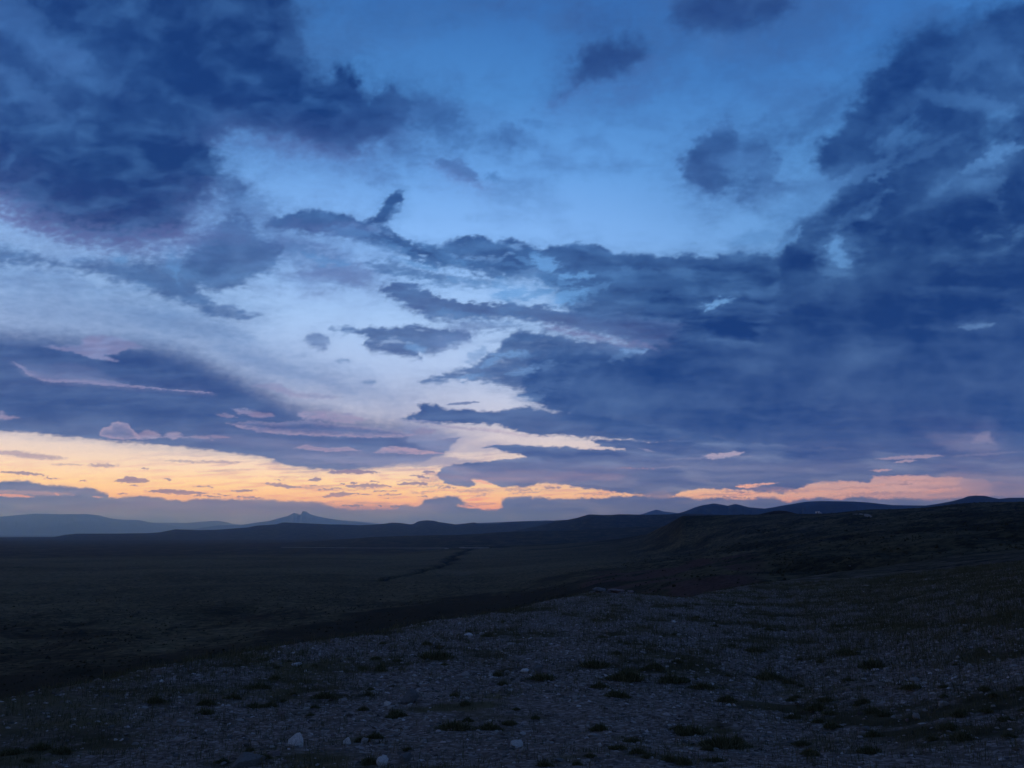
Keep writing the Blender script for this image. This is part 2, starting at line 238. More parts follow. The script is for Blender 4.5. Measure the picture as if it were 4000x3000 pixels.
blob(1427,1069,34,9,0,8,.9,.22,.1,4,kind='b'); blob(2205,1056,70,26,0,40,.85,.2,.1,5,kind='h'); blob(1660,1056,60,4,0,3,.85,.22,.15,3,kind='b')
blob(1700,1035,120,9,-3,10,.5,.1,.02,4); blob(1850,1020,140,10,3,12,.4,.1,.02,4); blob(1560,1030,140,8,2,12,.35,.36,.05,4,kind='h'); blob(1330,990,120,8,2,10,.35,.36,.05,4,kind='h')

blob(1808,532,28,22,60,22,.85,.85,0,12); blob(1816,562,22,14,0,18,.7,.75,0,12); blob(1550,654,34,9,14,10,.9,.85,0,8); blob(1540,664,20,5,20,4,.8,.9,0,5); blob(1905,376,30,10,28,16,.5,.7,0,10)
blob(1375,756,24,5,0,7,.75,.75,.1,6); blob(2110,705,40,6,4,8,.5,.6,0,6); blob(1745,432,70,20,36,14,.7,.72,0,14); blob(2150,330,50,12,22,12,.6,.7,0,10); blob(1180,568,34,18,-20,16,.75,.85,.05,12)

for a in [(1500,1070,1620,1068,1.5,1.5,.7),(1640,1060,1760,1062,2,2,.6),(1800,1056,1890,1052,2,2,.5),(1850,1066,2010,1063,2.5,2.5,.6),(1930,1040,2040,1038,2,2,.55),(2000,1056,2110,1050,3,3,.6),(1560,1063,1600,1060,1.5,1.5,.7),(1900,1046,1960,1044,1.5,1.5,.6),
          (1100,1066,1180,1063,2,2,.7),(1240,1069,1330,1066,1.5,1.5,.6),(1120,1059,1200,1057,1.2,1.5,.5),(560,1030,700,1028,1.5,1.5,.35),(420,1018,560,1012,1.5,1.5,.3),(900,1052,990,1050,2,2,.6),(880,1064,960,1060,2,1.5,.6),(700,1060,820,1056,1.5,1.5,.5)]:
    u0,v0,u1,v1,up_,dn_,o_ = a
    lens(u0,v0,u1,v1,up_,dn_,o_,.32,.35,rag=4,st=4,sb=4)

# soft company of the lone clouds, and the trail of the upper left mass
blob(1318,128,105,58,18,60,.6,.2,.05,18); blob(1585,350,125,90,25,70,.42,.28,.04,20); blob(1660,300,90,60,35,60,.35,.36,.02,20)
blob(930,250,110,42,-16,46,.5,.26,.06,20); blob(1010,300,110,34,-14,44,.32,.38,.06,20); blob(850,290,90,40,-10,44,.35,.3,.12,18); blob(1110,300,60,30,-10,30,.3,.36,.04,16)
blob(540,450,80,60,-30,60,.45,.34,.12,20); blob(640,520,140,50,-12,50,.35,.42,.25,20); blob(2120,60,150,60,20,70,.5,.2,.0,20); blob(1960,330,140,30,25,40,.35,.12,.0,16)
blob(2160,1050,90,26,0,40,.5,.28,.08,6,kind='h'); blob(1990,1070,140,8,0,8,.4,.3,.2,5,kind='h')
def poly_sd(U, V, P):
    """signed distance (positive inside) and up-ness of nearest outward normal"""
    best = np.full(U.shape, 1e18); up = np.zeros(U.shape); inside = np.zeros(U.shape, bool)
    n = len(P)
    for i in range(n):
        ax, ay = P[i]; bx, by = P[(i + 1) % n]
        ex, ey = bx - ax, by - ay
        L2 = ex * ex + ey * ey + 1e-9
        t = np.clip(((U - ax) * ex + (V - ay) * ey) / L2, 0, 1)
        dx = U - (ax + t * ex); dy = V - (ay + t * ey)
        d2 = dx * dx + dy * dy
        m = d2 < best
        best[m] = d2[m]; up[m] = dy[m]
        c = ((ay > V) != (by > V))
        if by != ay:
            inside ^= c & (U < ex * (V - ay) / (by - ay) + ax)
    d = np.sqrt(best)
    upn = np.where(inside, up, -up) / np.maximum(d, 1e-6)   # +1: nearest edge lies above
    return np.where(inside, d, -d), upn

def sky_fields(U, V, DZ, PX, PY, ok):
    """cloud opacity, light, warmth, glow for arrays of readings"""
    A = np.zeros(U.shape); L = np.zeros(U.shape); W = np.zeros(U.shape)
    # three shared textures: even, stretched flat near the horizon, streaked away
    vs = np.clip((V - 200) / 900, 0, 1)
    fl = 1 + 3.0 * vs ** 2
    nA = fbm(U / 70 * 0.8, V / 70 * fl * 0.8, 6, 3, 0.55)
    nB = fbm(U / 22 + 9, V / 22 * (1 + 1.2 * vs), 5, 41, 0.55)
    # streaks that run away towards the afterglow
    ang = np.arctan2(1160 - V, U - 1000.0); rr = np.hypot(U - 1000, V - 1160)
    nS = fbm(ang * 9.0, np.log(rr + 40) * 3.2, 6, 77, 0.55)
    nS2 = fbm(ang * 26.0, np.log(rr + 40) * 8.0, 5, 91, 0.55)
    q1 = fbm(U / 100, V / 70, 3, 61); q2 = fbm(U / 100 + 7, V / 70 + 3, 3, 62)
    nI = fbm(U / 105 * (1 - 0.3 * vs) + 4 + 0.35 * q1, V / 68 * (1 + 1.2 * vs) + 0.35 * q2, 6, 15, 0.46)
    fx = 6 * fbm(U / 15, V / 9, 3, 171); fy = 3.2 * fbm(U / 15 + 4, V / 9, 3, 172)
    nStk = fbm(U / 90, V / 7 + U / 160, 5, 181, 0.55)
    nT = fbm(ang * 7.0 + 3, np.log(rr + 40) * 3.0, 4, 71, 0.42)
    nR = fbm(U / 150 + 2, V / 105, 5, 19, 0.48); nM = fbm(U / 48, V / 34, 4, 29, 0.5)
    nH = fbm(U / 130, V / 16, 5, 55, 0.55)
    nBig = fbm(U / 260, V / 200, 3, 12)
    wx = 22 * fbm(U / 75 + 5, V / 50, 5, 7, 0.55); wy = 15 * fbm(U / 75, V / 50 + 5, 5, 8, 0.55)
    bil = billow(U / 42, V / 32, 4, 23)
    for P, st, sb, rag, op, l, w, tex, rim, kind, rimtop, gl in CLOUDS:
        pad = max(st, sb) * 1.2 + rag * 2.5 + 12
        m = (U > P[:, 0].min() - pad) & (U < P[:, 0].max() + pad) & (V > P[:, 1].min() - pad) & (V < P[:, 1].max() + pad)
        if not m.any():
            continue
        u = U[m]; v = V[m]
        k = min(1.0, rag / 12.0)
        kf = min(1.0, 0.25 + rag / 8.0)
        sd, up = poly_sd(u + wx[m] * k + fx[m] * kf, v + wy[m] * k * 0.7 + fy[m] * kf, P)
        if rag > 14: nn = 1.0 * nA[m] + 0.8 * nB[m]
        elif rag > 6: nn = 0.7 * nA[m] + 1.1 * nB[m]
        elif rag > 4: nn = 0.4 * nA[m] + 0.8 * nB[m] + 0.4 * fbm(u / 7, v / 4.5, 3, 63)
        else: nn = 0.9 * fbm(u / 7, v / 4.5, 3, 63)
        if kind == 's': nn = 0.55 * nn + 0.7 * nS[m] + 0.35 * nS2[m]
        if kind == 'h': nn = 0.5 * nn + 0.9 * nH[m]
        if kind == 'b': nn = np.where(up > 0, 0.5 * nn + 0.6 * bil[m], nn)
        soft = sb + (st - sb) * sstep(-0.35, 0.35, up)
        f = sd + rag * nn
        hi = np.minimum(soft, 0.8 * max(sd.max(), 0.5)); lo = -np.minimum(0.5 * soft, 3.0 * hi)
        o = op * sstep(lo, hi, f)
        if kind == 's' and rag > 15: o = o * (1 - 0.72 * sstep(0.1, 0.6, nS[m] * 0.8 + nA[m] * 0.55) * sstep(640, 430, v))
        if kind == 'b' and rag >= 8: o = o * (1 - 0.4 * sstep(0.15, 0.6, nA[m] + 0.3 * nB[m]) * sstep(1400, 1150, u))
        if st > 8: o = np.maximum(o, (0.26 if st > 20 else 0.16) * op * sstep(-2.4 * soft, 0.5 * hi, f + 1.1 * rag * nA[m] + 0.5 * rag * nR[m]))
        t = nT[m] * 0.7 + nR[m] * 0.6 if kind == 's' else (nI[m] * 0.6 + nH[m] * 0.6 if kind == 'h' else nI[m])
        rg_ = 0.5 if rag > 8 else 0.9
        ll = np.clip(l + tex * 0.75 * (t + 0.25 * np.abs(t)), 0, 1)
        if st > 6: ll = np.clip(ll + 0.11 * (1 - sstep(0, 34, f)) - 0.03, 0, 1)
        if w > 0.6: o = o * (0.5 + 0.5 * sstep(-0.45, 0.15, nB[m]))
        ww = np.full(ll.shape, float(w)) * (1 + 0.5 * np.clip(nA[m], -0.6, 0.6))
        if rim > 0:
            rb = 6 + 0.35 * sb
            e = np.exp(-np.maximum(f, 0) / (0.5 * rim)) * sstep(0.25, -0.35, up)
            e = e * np.clip(0.85 + 0.8 * nB[m], 0, 1); ww = ww + (1 - ww) * e * rg_; ll = ll + e * 0.36
        if rimtop > 0:
            e = np.exp(-np.maximum(f, 0) / (0.45 * rimtop)) * sstep(-0.3, 0.3, up)
            e = e * np.clip(0.85 + 0.8 * nB[m], 0, 1); ww = ww + (1 - ww) * e * rg_; ll = ll + e * 0.36
        if gl > 0:   # thin bright edge
            e = np.exp(-((sd + 2) / gl) ** 2); ll = ll + 0.2 * e
        a0 = A[m]
        an = o + a0 * (1 - o)
        L[m] = np.where(an > 1e-4, (ll * o + L[m] * a0 * (1 - o)) / np.maximum(an, 1e-4), 0)
        W[m] = np.where(an > 1e-4, (ww * o + W[m] * a0 * (1 - o)) / np.maximum(an, 1e-4), 0)
        A[m] = an
    # loose wisps everywhere, thin scattered cloud in the open parts
    wisp = sstep(0.12, 0.75, nA * 0.6 + nS * 0.5 + 0.25 * nB) * 0.16 * sstep(1000, 700, V)
    A = A + (1 - A) * wisp; L = np.where(A < 0.3, np.maximum(L, 0.35), L)
    # thin streaks drawn through the afterglow
    sk = sstep(-0.1, 0.45, nStk + 0.25 * nH) * sstep(955, 1000, V) * sstep(1120, 1085, V) * 0.62 * (1 - sstep(0.5, 0.9, A)) * (0.35 + 0.65 * sstep(200, 700, U))
    a1 = A + (1 - A) * sk
    L = (L * A + 0.5 * sk * (1 - A)) / np.maximum(a1, 1e-4); W = (W * A + 0.75 * sk * (1 - A)) / np.maximum(a1, 1e-4); A = a1
    # veils that join the masses in the upper sky
    vl = sstep(-0.15, 0.6, nBig * 0.7 + nS * 0.25 + nI * 0.5) * 0.4 * sstep(560, 380, V) * (1 - A)
    a1 = A + vl; L = (L * A + 0.36 * vl) / np.maximum(a1, 1e-4); W = (W * A + 0.12 * vl) / np.maximum(a1, 1e-4); A = a1
    # fine mottling of whatever is cloud
    L = np.clip(L + A * (0.05 * nM * sstep(1050, 900, V) + 0.05 * nR - 0.02), 0, 1)
    # the part of the sky out of the frame: a broken deck overhead and behind
    q = 0.6
    deck = fbm(PX * q, PY * q * 0.6, 5, 5)
    dA = sstep(-0.35, 0.35, deck + 0.15); dL = np.clip(0.12 + 0.2 * deck, 0, 1)
    du = np.maximum(np.maximum(-60 - U, U - 2272), -60 - V)
    out = np.where(ok, sstep(0, 260, du), 1.0)
    A = A + (dA - A) * out; L = L + (dL - L) * out; W = W * (1 - out)
    return np.clip(A, 0, 1), np.clip(L, 0, 1), np.clip(W, 0, 1)

def s2l(c):
    c = np.asarray(c, float) / 255.0
    return np.where(c <= 0.04045, c / 12.92, ((c + 0.055) / 1.055) ** 2.4)

# clear sky by height above the horizon (sine), left/ahead and far right
CLEAR_W = [(-0.02, (80,112,182)), (0.006, (96,114,176)), (0.014, (205,134,136)), (0.024, (240,168,134)), (0.036, (255,204,134)), (0.055, (255,224,164)), (0.075, (250,226,200)),
           (0.10, (234,222,222)), (0.125, (222,216,228)), (0.155, (205,212,240)), (0.20, (185,208,250)), (0.27, (168,205,255)), (0.36, (140,190,254)),
           (0.44, (108,166,236)), (0.52, (78,140,210)), (0.60, (58,116,188)), (0.75, (40,92,165)), (1.0, (20,50,105))]
CLEAR_E = [(-0.02, (60,84,140)), (0.006, (84,96,150)), (0.016, (150,116,145)), (0.027, (192,150,164)), (0.042, (204,172,180)), (0.062, (200,168,180)), (0.083, (196,176,190)),
           (0.104, (184,180,208)), (0.125, (172,184,220)), (0.155, (150,184,228)), (0.20, (130,176,230)), (0.27, (115,168,228)), (0.36, (100,158,224)),
           (0.44, (84,146,214)), (0.52, (64,126,200)), (0.60, (52,108,184)), (0.75, (36,84,150)), (1.0, (20,50,105))]
# cloud colours by height: (dark, pale, lit) at horizon / low / mid / high
CLOUD_D = [(0.0, (48,88,166)), (0.02, (54,88,162)), (0.035, (58,86,152)), (0.08, (36,72,136)), (0.16, (26,60,122)), (0.30, (20,51,108)), (0.5, (22,56,116)), (0.66, (24,54,110)), (0.8, (34,44,78)), (1.0, (38,46,74))]  # overhead stops are out of view, greyed to tone the ground light
CLOUD_P = [(0.0, (140,150,190)), (0.06, (150,166,208)), (0.15, (128,164,220)), (0.30, (108,164,228)), (0.5, (86,146,218)), (0.66, (76,124,186)), (0.8, (80,98,136)), (1.0, (80,96,130))]
CLOUD_R = [(0.0, (120,116,168)), (0.03, (160,126,156)), (0.04, (238,170,134)), (0.055, (244,182,144)), (0.07, (222,172,166)), (0.09, (198,164,182)), (0.15, (172,154,188)), (0.2, (150,142,184)), (0.30, (104,104,160)), (0.5, (84,92,154)), (1.0, (60,80,130))]
# ------------------------------------------------------------------ terrain
EZ = 60.0                       # eye height of the camera above datum, 1.6 m above the ground it stands on
def az_el(u, v):
    d = uv_dir(u, v)
    return np.degrees(np.arctan2(d[..., 0], d[..., 1])), d[..., 2] / np.hypot(d[..., 0], d[..., 1])
def uaz(u):
    return math.degrees(math.atan((u - 1106.0) / F / CP))

SKYLINE_MID = [(-400,1161),(0,1160),(117,1159.5),(141,1154.5),(167,1152),(234,1152),(318,1151),(345,1149),(379,1142),(429,1144),(469,1143),(536,1138),(553,1134),(596,1131),(611,1126.5),(636,1127.5),(713,1131),(735,1131),
    (779,1133),(812,1131),(833,1129),(846,1127),(866,1128),(886,1131),(893,1130),(903,1124),(912,1122.5),(923,1121.5),(936,1122.5),(950,1126),(970,1129),(990,1132),(1013,1128),(1024,1126.5),(1037,1130),(1070,1129),(1121,1124.5),(1147,1124),(1171,1125),
    (1201,1122),(1228,1121),(1270,1125),(1500,1135),(2600,1140)]
CREST_E = [(1471,1106),(1555,1107.5),(1639,1107.6),(1680,1107.5),(1690,1106),(1710,1105.5),(1722,1107.5),(1768,1108.3),(1806,1106),(1840,1102),(1873,1099),(1940,1098.6),(1994,1096),(2040,1091),(2081,1086),(2124,1084),(2212,1084),(2400,1083),(2700,1084)]

def feat_v(pts):    # (u, v, r) picture readings with a distance
    a, t = az_el([p[0] for p in pts], [p[1] for p in pts])
    return a, np.array([p[2] for p in pts], float), t * np.array([p[2] for p in pts])
def feat_z(pts):    # (u, r, z)
    return np.array([uaz(p[0]) for p in pts]), np.array([p[1] for p in pts], float), np.array([p[2] for p in pts], float)
def feat_m(pts):    # mixed: (u, r, 'z'|'v', val)
    A, R, Z = [], [], []
    for u, r, k, val in pts:
        if k == 'z': A.append(uaz(u)); Z.append(val)
        else:
            a, t = az_el(u, val); A.append(float(a)); Z.append(float(t) * r)
        R.append(r)
    return np.array(A), np.array(R, float), np.array(Z, float)

EDGE = feat_v([(-300,1560,13),(0,1500,16),(400,1425,22),(800,1362,32),(1100,1312,45),(1220,1285,58),(1300,1270,66),(1400,1280,62),(1480,1288,60),(1560,1270,75),(1700,1250,100),(1900,1222,130),(2212,1185,165),(2700,1150,170)])
FEATS = [EDGE,
 feat_z([(-300,60,-14),(0,60,-14),(400,80,-20),(800,110,-26),(1100,130,-26),(1300,130,-18),(1480,100,-11),(1700,150,-13),(1900,180,-10),(2212,220,-6),(2700,220,-4)]),
 feat_m([(-300,240,'z',-42),(0,240,'z',-42),(400,260,'z',-41),(800,300,'z',-38),(1100,300,'z',-29.5),(1300,300,'z',-20),(1480,210,'v',1262),(1700,230,'v',1235),(1900,260,'v',1205),(2212,300,'v',1165),(2700,300,'v',1150)]),
 feat_m([(-300,600,'z',-45),(800,600,'z',-44),(1100,600,'z',-38),(1300,600,'z',-27),(1480,560,'v',1212),(1700,560,'v',1180),(1900,540,'v',1150),(2212,540,'v',1118),(2700,540,'v',1112)]),
 feat_m([(-300,1000,'z',-46),(1000,1000,'z',-45),(1300,1000,'z',-36),(1480,950,'z',-25),(1600,900,'v',1150),(1700,900,'v',1132),(1900,850,'v',1113),(2080,800,'v',1099),(2212,800,'v',1092),(2700,800,'v',1090)]),
 feat_m([(-300,1700,'z',-48),(850,1700,'z',-48),(1000,1700,'v',1182),(1200,1700,'v',1173),(1340,1600,'v',1163),(1400,1500,'v',1150),(1440,1350,'v',1128)] + [(u, 1150, 'v', v) for u, v in CREST_E]),
 feat_m([(-300,2050,'z',-50),(1000,2050,'z',-57),(1200,2050,'z',-56),(1400,1900,'z',-44),(1480,1700,'z',-12),(1700,1600,'z',2),(2212,1600,'z',20),(2700,1600,'z',20)]),
 feat_m([(-300,2500,'z',-51),(850,2500,'z',-52),(1300,2500,'z',-54),(1500,2400,'z',-40),(2700,2400,'z',-20)]),
 feat_m([(-300,3300,'z',-53),(500,3300,'z',-52),(650,3300,'v',1171),(800,3300,'v',1160),(1000,3300,'v',1152),(1200,3300,'v',1145),(1400,3300,'v',1136),(1480,3300,'v',1130),(1600,3300,'z',-10),(2700,3300,'z',-20)]),
 feat_m([(-300,4200,'z',-58),(2700,4200,'z',-60)]),
 feat_m([(-300,5300,'z',-58),(1000,5300,'z',-58),(1160,5300,'v',1136),(1201,5300,'v',1124),(1228,5300,'v',1120),(1248,5300,'v',1115),(1271,5300,'v',1107.5),(1338,5300,'v',1107),(1389,5300,'v',1107.6),(1476,5300,'v',1105.5),(1600,5300,'v',1110),(1800,5300,'z',0),(2700,5300,'z',-20)]),
 feat_m([(-300,6500,'z',-64),(2700,6500,'z',-60)]),
 feat_m([(u, 9000, 'v', v) for u, v in SKYLINE_MID]),
 feat_z([(-300,10500,-120),(2700,10500,-120)]),
 feat_z([(-300,16000,-150),(2700,16000,-150)]),
 feat_z([(-300,60000,-200),(2700,60000,-200)]),
]
S0, S1 = math.log(1.8), math.log(60000.0)
NR = 760
SR = np.linspace(S0, S1, NR)
AZF = np.arange(-44.0, 44.001, 0.14)
AZ = np.concatenate([np.arange(-180, -44, 2.5), AZF, np.arange(46.5, 180, 2.5)])
NA = len(AZ)

def near_plane(x, y):
    return -1.6 - 0.060 * np.clip(y, -60, 60) + 0.030 * np.clip(x, -60, 60)

def blur(H, n, axis):
    for _ in range(n):
        a = np.roll(H, 1, axis); b = np.roll(H, -1, axis)
        if axis == 1:
            a[:, 0] = H[:, 0]; b[:, -1] = H[:, -1]
        H = 0.25 * a + 0.5 * H + 0.25 * b
    return H

def ray_cols(az):
    R = np.zeros((len(az), len(FEATS) + 2)); Z = np.zeros_like(R)
    ar = np.radians(az)
    for i, r in enumerate((1.8, 7.0)):
        R[:, i] = r; Z[:, i] = near_plane(r * np.sin(ar), r * np.cos(ar))
    ac = np.clip(az, -44, 44)
    for i, (a, r, z) in enumerate(FEATS):
        R[:, i + 2] = np.interp(ac, a, r); Z[:, i + 2] = np.interp(ac, a, z)
    return R, Z

def build_heights():
    R, Z = ray_cols(AZ)
    H = np.zeros((NA, NR))
    for j in range(NA):
        H[j] = np.interp(SR, np.log(R[j]), Z[j])
    w = blur(H.copy(), 14, 1)
    far = sstep(math.log(900), math.log(2500), SR)[None, :]
    H = w * (1 - far) + blur(H, 3, 1) * far
    i0 = 55; i1 = NA - 54
    H[i0:i1] = blur(H[i0:i1].T, 4, 1).T * (1 - far) + H[i0:i1] * far
    r = np.exp(SR)[None, :]; X = r * np.sin(np.radians(AZ))[:, None]; Y = r * np.cos(np.radians(AZ))[:, None]
    edge_r = np.interp(np.clip(AZ, -44, 44), EDGE[0], EDGE[1])[:, None]
    nearw = sstep(1.5, 0.9, r / edge_r)
    # lumps and hummocks
    H = H + nearw * (0.10 * fbm(X / 5.0, Y / 5.0, 4, 101) * sstep(2, 14, r) + 0.035 * fbm(X / 0.7, Y / 0.7, 4, 103) * sstep(60, 20, r))
    east = sstep(4, 20, AZ)[:, None]
    gul = 1 - np.abs(fbm(X / 60.0 + 0.3 * Y / 60, Y / 150.0, 5, 111))
    midw = sstep(70, 160, r) * sstep(1150, 800, r)
    H = H + midw * (1 - nearw) * ((gul - 0.75) * (2.0 + 7.0 * east) * np.clip(r / 350, 0.25, 1.1) + 0.8 * fbm(X / 22, Y / 22, 4, 117))
    flo = sstep(200, 400, r) * sstep(3000, 1500, r) * (1 - east)
    H = H + flo * 2.8 * fbm(X / 130, Y / 130, 5, 131)
    farw = sstep(2300, 3000, r) * sstep(9400, 8600, r)
    rg = 1 - np.abs(fbm(X / 420, Y / 420, 6, 141))
    H = H + farw * (rg - 0.8) * 13 * (0.3 + 0.7 * sstep(-12, 0, AZ)[:, None]) 
    H = H + sstep(11000, 15000, r) * 20 * fbm(X / 3000, Y / 3000, 4, 151)
    # the wash that winds across the flat
    wu = wash_mask(X, Y, 4.5)
    H = H - 3.5 * wu
    return H, X, Y, r, nearw, east

WASH_UV = [(815,1257,0),(880,1240,0),(930,1230,0),(960,1222,0),(975,1212,0),(1000,1202,0),(1015,1197,0)]
def _wash_line():
    out = []
    for u, v, _ in WASH_UV:
        a, t = az_el(u, v); r = -45.0 / t
        out.append((r * math.sin(math.radians(a)), r * math.cos(math.radians(a))))
    return out
def wash_mask(X, Y, wdt):
    P = _wash_line(); m = np.zeros(X.shape)
    sel = (Y > 200) & (Y < 1900) & (np.abs(X) < 700)
    x, y = X[sel], Y[sel]; best = np.full(x.shape, 1e9)
    x = x + 14 * fbm(x / 70, y / 70, 3, 9)
    for (ax, ay), (bx, by) in zip(P[:-1], P[1:]):
        ex, ey = bx - ax, by - ay
        t = np.clip(((x - ax) * ex + (y - ay) * ey) / (ex * ex + ey * ey), 0, 1)
        best = np.minimum(best, np.hypot(x - ax - t * ex, y - ay - t * ey))
    m[sel] = sstep(wdt * 1.6, wdt * 0.4, best * (1 + 0 * best))
    return m

HG, HX, HY, HR, HNEAR, HEAST = build_heights()

def gz(x, y):
    """height of the ground (relative to the eye) under a point"""
    x = np.asarray(x, float); y = np.asarray(y, float)
    s = np.log(np.maximum(np.hypot(x, y), 1.81)); a = np.degrees(np.arctan2(x, y))
    fi = np.interp(a, AZ, np.arange(NA)); fj = (s - S0) / (S1 - S0) * (NR - 1)
    i = np.clip(fi.astype(int), 0, NA - 2); j = np.clip(fj.astype(int), 0, NR - 2)
    p = fi - i; q = fj - j
    return (HG[i, j] * (1 - p) * (1 - q) + HG[i + 1, j] * p * (1 - q) + HG[i, j + 1] * (1 - p) * q + HG[i + 1, j + 1] * p * q)

def at(u, v, rmin=2.5, rmax=40000):
    """where the line of sight through a reading meets the ground"""
    a, t = az_el(u, v); a = float(a); t = float(t)
    r = np.exp(np.linspace(math.log(rmin), math.log(rmax), 4000))
    x = r * math.sin(math.radians(a)); y = r * math.cos(math.radians(a))
    hit = np.nonzero(gz(x, y) >= r * t)[0]
    k = hit[0] if len(hit) else len(r) - 1
    return x[k], y[k], float(gz(x[k], y[k])), r[k]

def cover_fields():
    """what covers the ground: pale gravel, red clay, pale dry grass"""
    X, Y, r = HX, HY, HR
    a = AZ[:, None] + 0 * r
    t = HG / r
    patch = fbm(X / 3.2, Y / 4.5, 5, 201); patch2 = fbm(X / 1.1, Y / 1.1, 4, 203)
    g = sstep(-0.45, 0.30, patch * 0.8 + patch2 * 0.45 + 0.12)
    rt = sstep(14, 30, a)                      # more grass towards the right
    g = g * (1 - 0.55 * sstep(8, 24, a) * sstep(26, 70, r)) * (1 - 0.7 * sstep(-14, -32, a) * sstep(6, 14, r))
    edge_r = np.interp(np.clip(AZ, -44, 44), EDGE[0], EDGE[1])[:, None]
    g = g * sstep(1.08, 0.95, r / edge_r)
    # beyond: pale scree spots
    q = fbm(X / 90, Y / 260, 5, 211)
    g = np.maximum(g, 0.35 * sstep(0.42, 0.62, q) * sstep(150, 250, r) * sstep(5000, 3000, r))
    clay = sstep(3.5, 6, a) * sstep(20, 15, a) * sstep(64, 80, r) * sstep(620, 420, r) * sstep(-0.35, 0.25, fbm(X / 38, Y / 38, 5, 221))
    clay = np.maximum(clay, 0.5 * sstep(0.1, 0.4, fbm(X / 300, Y / 600, 4, 223)) * sstep(1800, 2500, r))
    # dry grass flat in the valley, banded along the contour
    band = fbm(X / 420 + 3, Y / 160, 5, 231)
    gr = (0.45 + 0.55 * sstep(-0.3, 0.35, band)) * sstep(430, 560, r) * sstep(1900, 1500, r) * sstep(12, 5, a)
    gr = gr * (1 - wash_mask(X, Y, 13.0))
    strip = sstep(0.80, 0.97, r / edge_r) * sstep(1.25, 1.02, r / edge_r) * sstep(9, 12, a)
    gr = np.maximum(gr, 0.45 * strip)
    gr = np.maximum(gr, 0.75 * sstep(-0.15, 0.35, fbm(X / 60, Y / 60, 5, 241)) * sstep(60, 120, r) * sstep(1300, 900, r))
    gr = np.maximum(gr, 0.55 * sstep(90, 60, r))
    # thick brush: along the wash, on the near flat below the slope, on the bluff fronts
    br = wash_mask(X, Y, 4.5) * 0.8
    wob = fbm(X / 90, Y / 90, 5, 251); wob2 = fbm(X / 260, Y / 130, 5, 253)
    br = np.maximum(br, 0.85 * sstep(0.25, -0.15, wob * 0.7 + (r - 430 - 6 * a) / 420) * sstep(70, 130, r) * (1 - clay) * (1 - 0.65 * sstep(7, 13, a)))
    br = np.maximum(br, 0.8 * sstep(0.05, 0.35, wob2) * sstep(1250, 1500, r) * sstep(2600, 1800, r) * sstep(-9, 0, a))
    br = np.maximum(br, (1 - clay) * 0.3 * sstep(-0.1, 0.3, wob2 + 0.3 * wob) * sstep(500, 600, r) * sstep(1500, 1200, r) * sstep(6, 14, a))
    g = g * (1 - br); gr = gr * (1 - br)
    return g, clay, gr, br
# ------------------------------------------------------------------ blender
import bpy
sc = bpy.context.scene
COL = sc.collection
rng = np.random.default_rng(7)
random.seed(7)

def mesh_obj(name, verts, faces, mat, parent=None, smooth=False):
    """faces: (n,k) array or list of such arrays"""
    me = bpy.data.meshes.new(name)
    verts = np.asarray(verts, np.float32)
    if isinstance(faces, np.ndarray): faces = [faces]
    faces = [np.asarray(f, np.int32) for f in faces if len(f)]
    me.vertices.add(len(verts)); me.vertices.foreach_set('co', verts.ravel())
    nl = sum(f.size for f in faces); nf = sum(len(f) for f in faces)
    me.loops.add(nl); me.loops.foreach_set('vertex_index', np.concatenate([f.ravel() for f in faces]))
    me.polygons.add(nf)
    tot = np.concatenate([np.full(len(f), f.shape[1], np.int32) for f in faces])
    st = np.concatenate([[0], np.cumsum(tot)[:-1]]).astype(np.int32)
    me.polygons.foreach_set('loop_start', st)
    me.polygons.foreach_set('use_smooth', np.full(nf, smooth, bool))
    me.update(calc_edges=True); me.validate()
    if mat: me.materials.append(mat)
    o = bpy.data.objects.new(name, me); COL.objects.link(o)
    if parent: o.parent = parent
    return o

def attr(me, name, cols):
    a = me.attributes.new(name, 'FLOAT_COLOR', 'POINT')
    c = np.ones((len(me.vertices), 4), np.float32)
    for i, k in enumerate(cols): c[:, i] = k
    a.data.foreach_set('color', c.ravel())

def tag(o, label=None, cat=None, group=None, kind=None):
    if label: o['label'] = label
    if cat: o['category'] = cat
    if group: o['group'] = group
    if kind: o['kind'] = kind
    return o

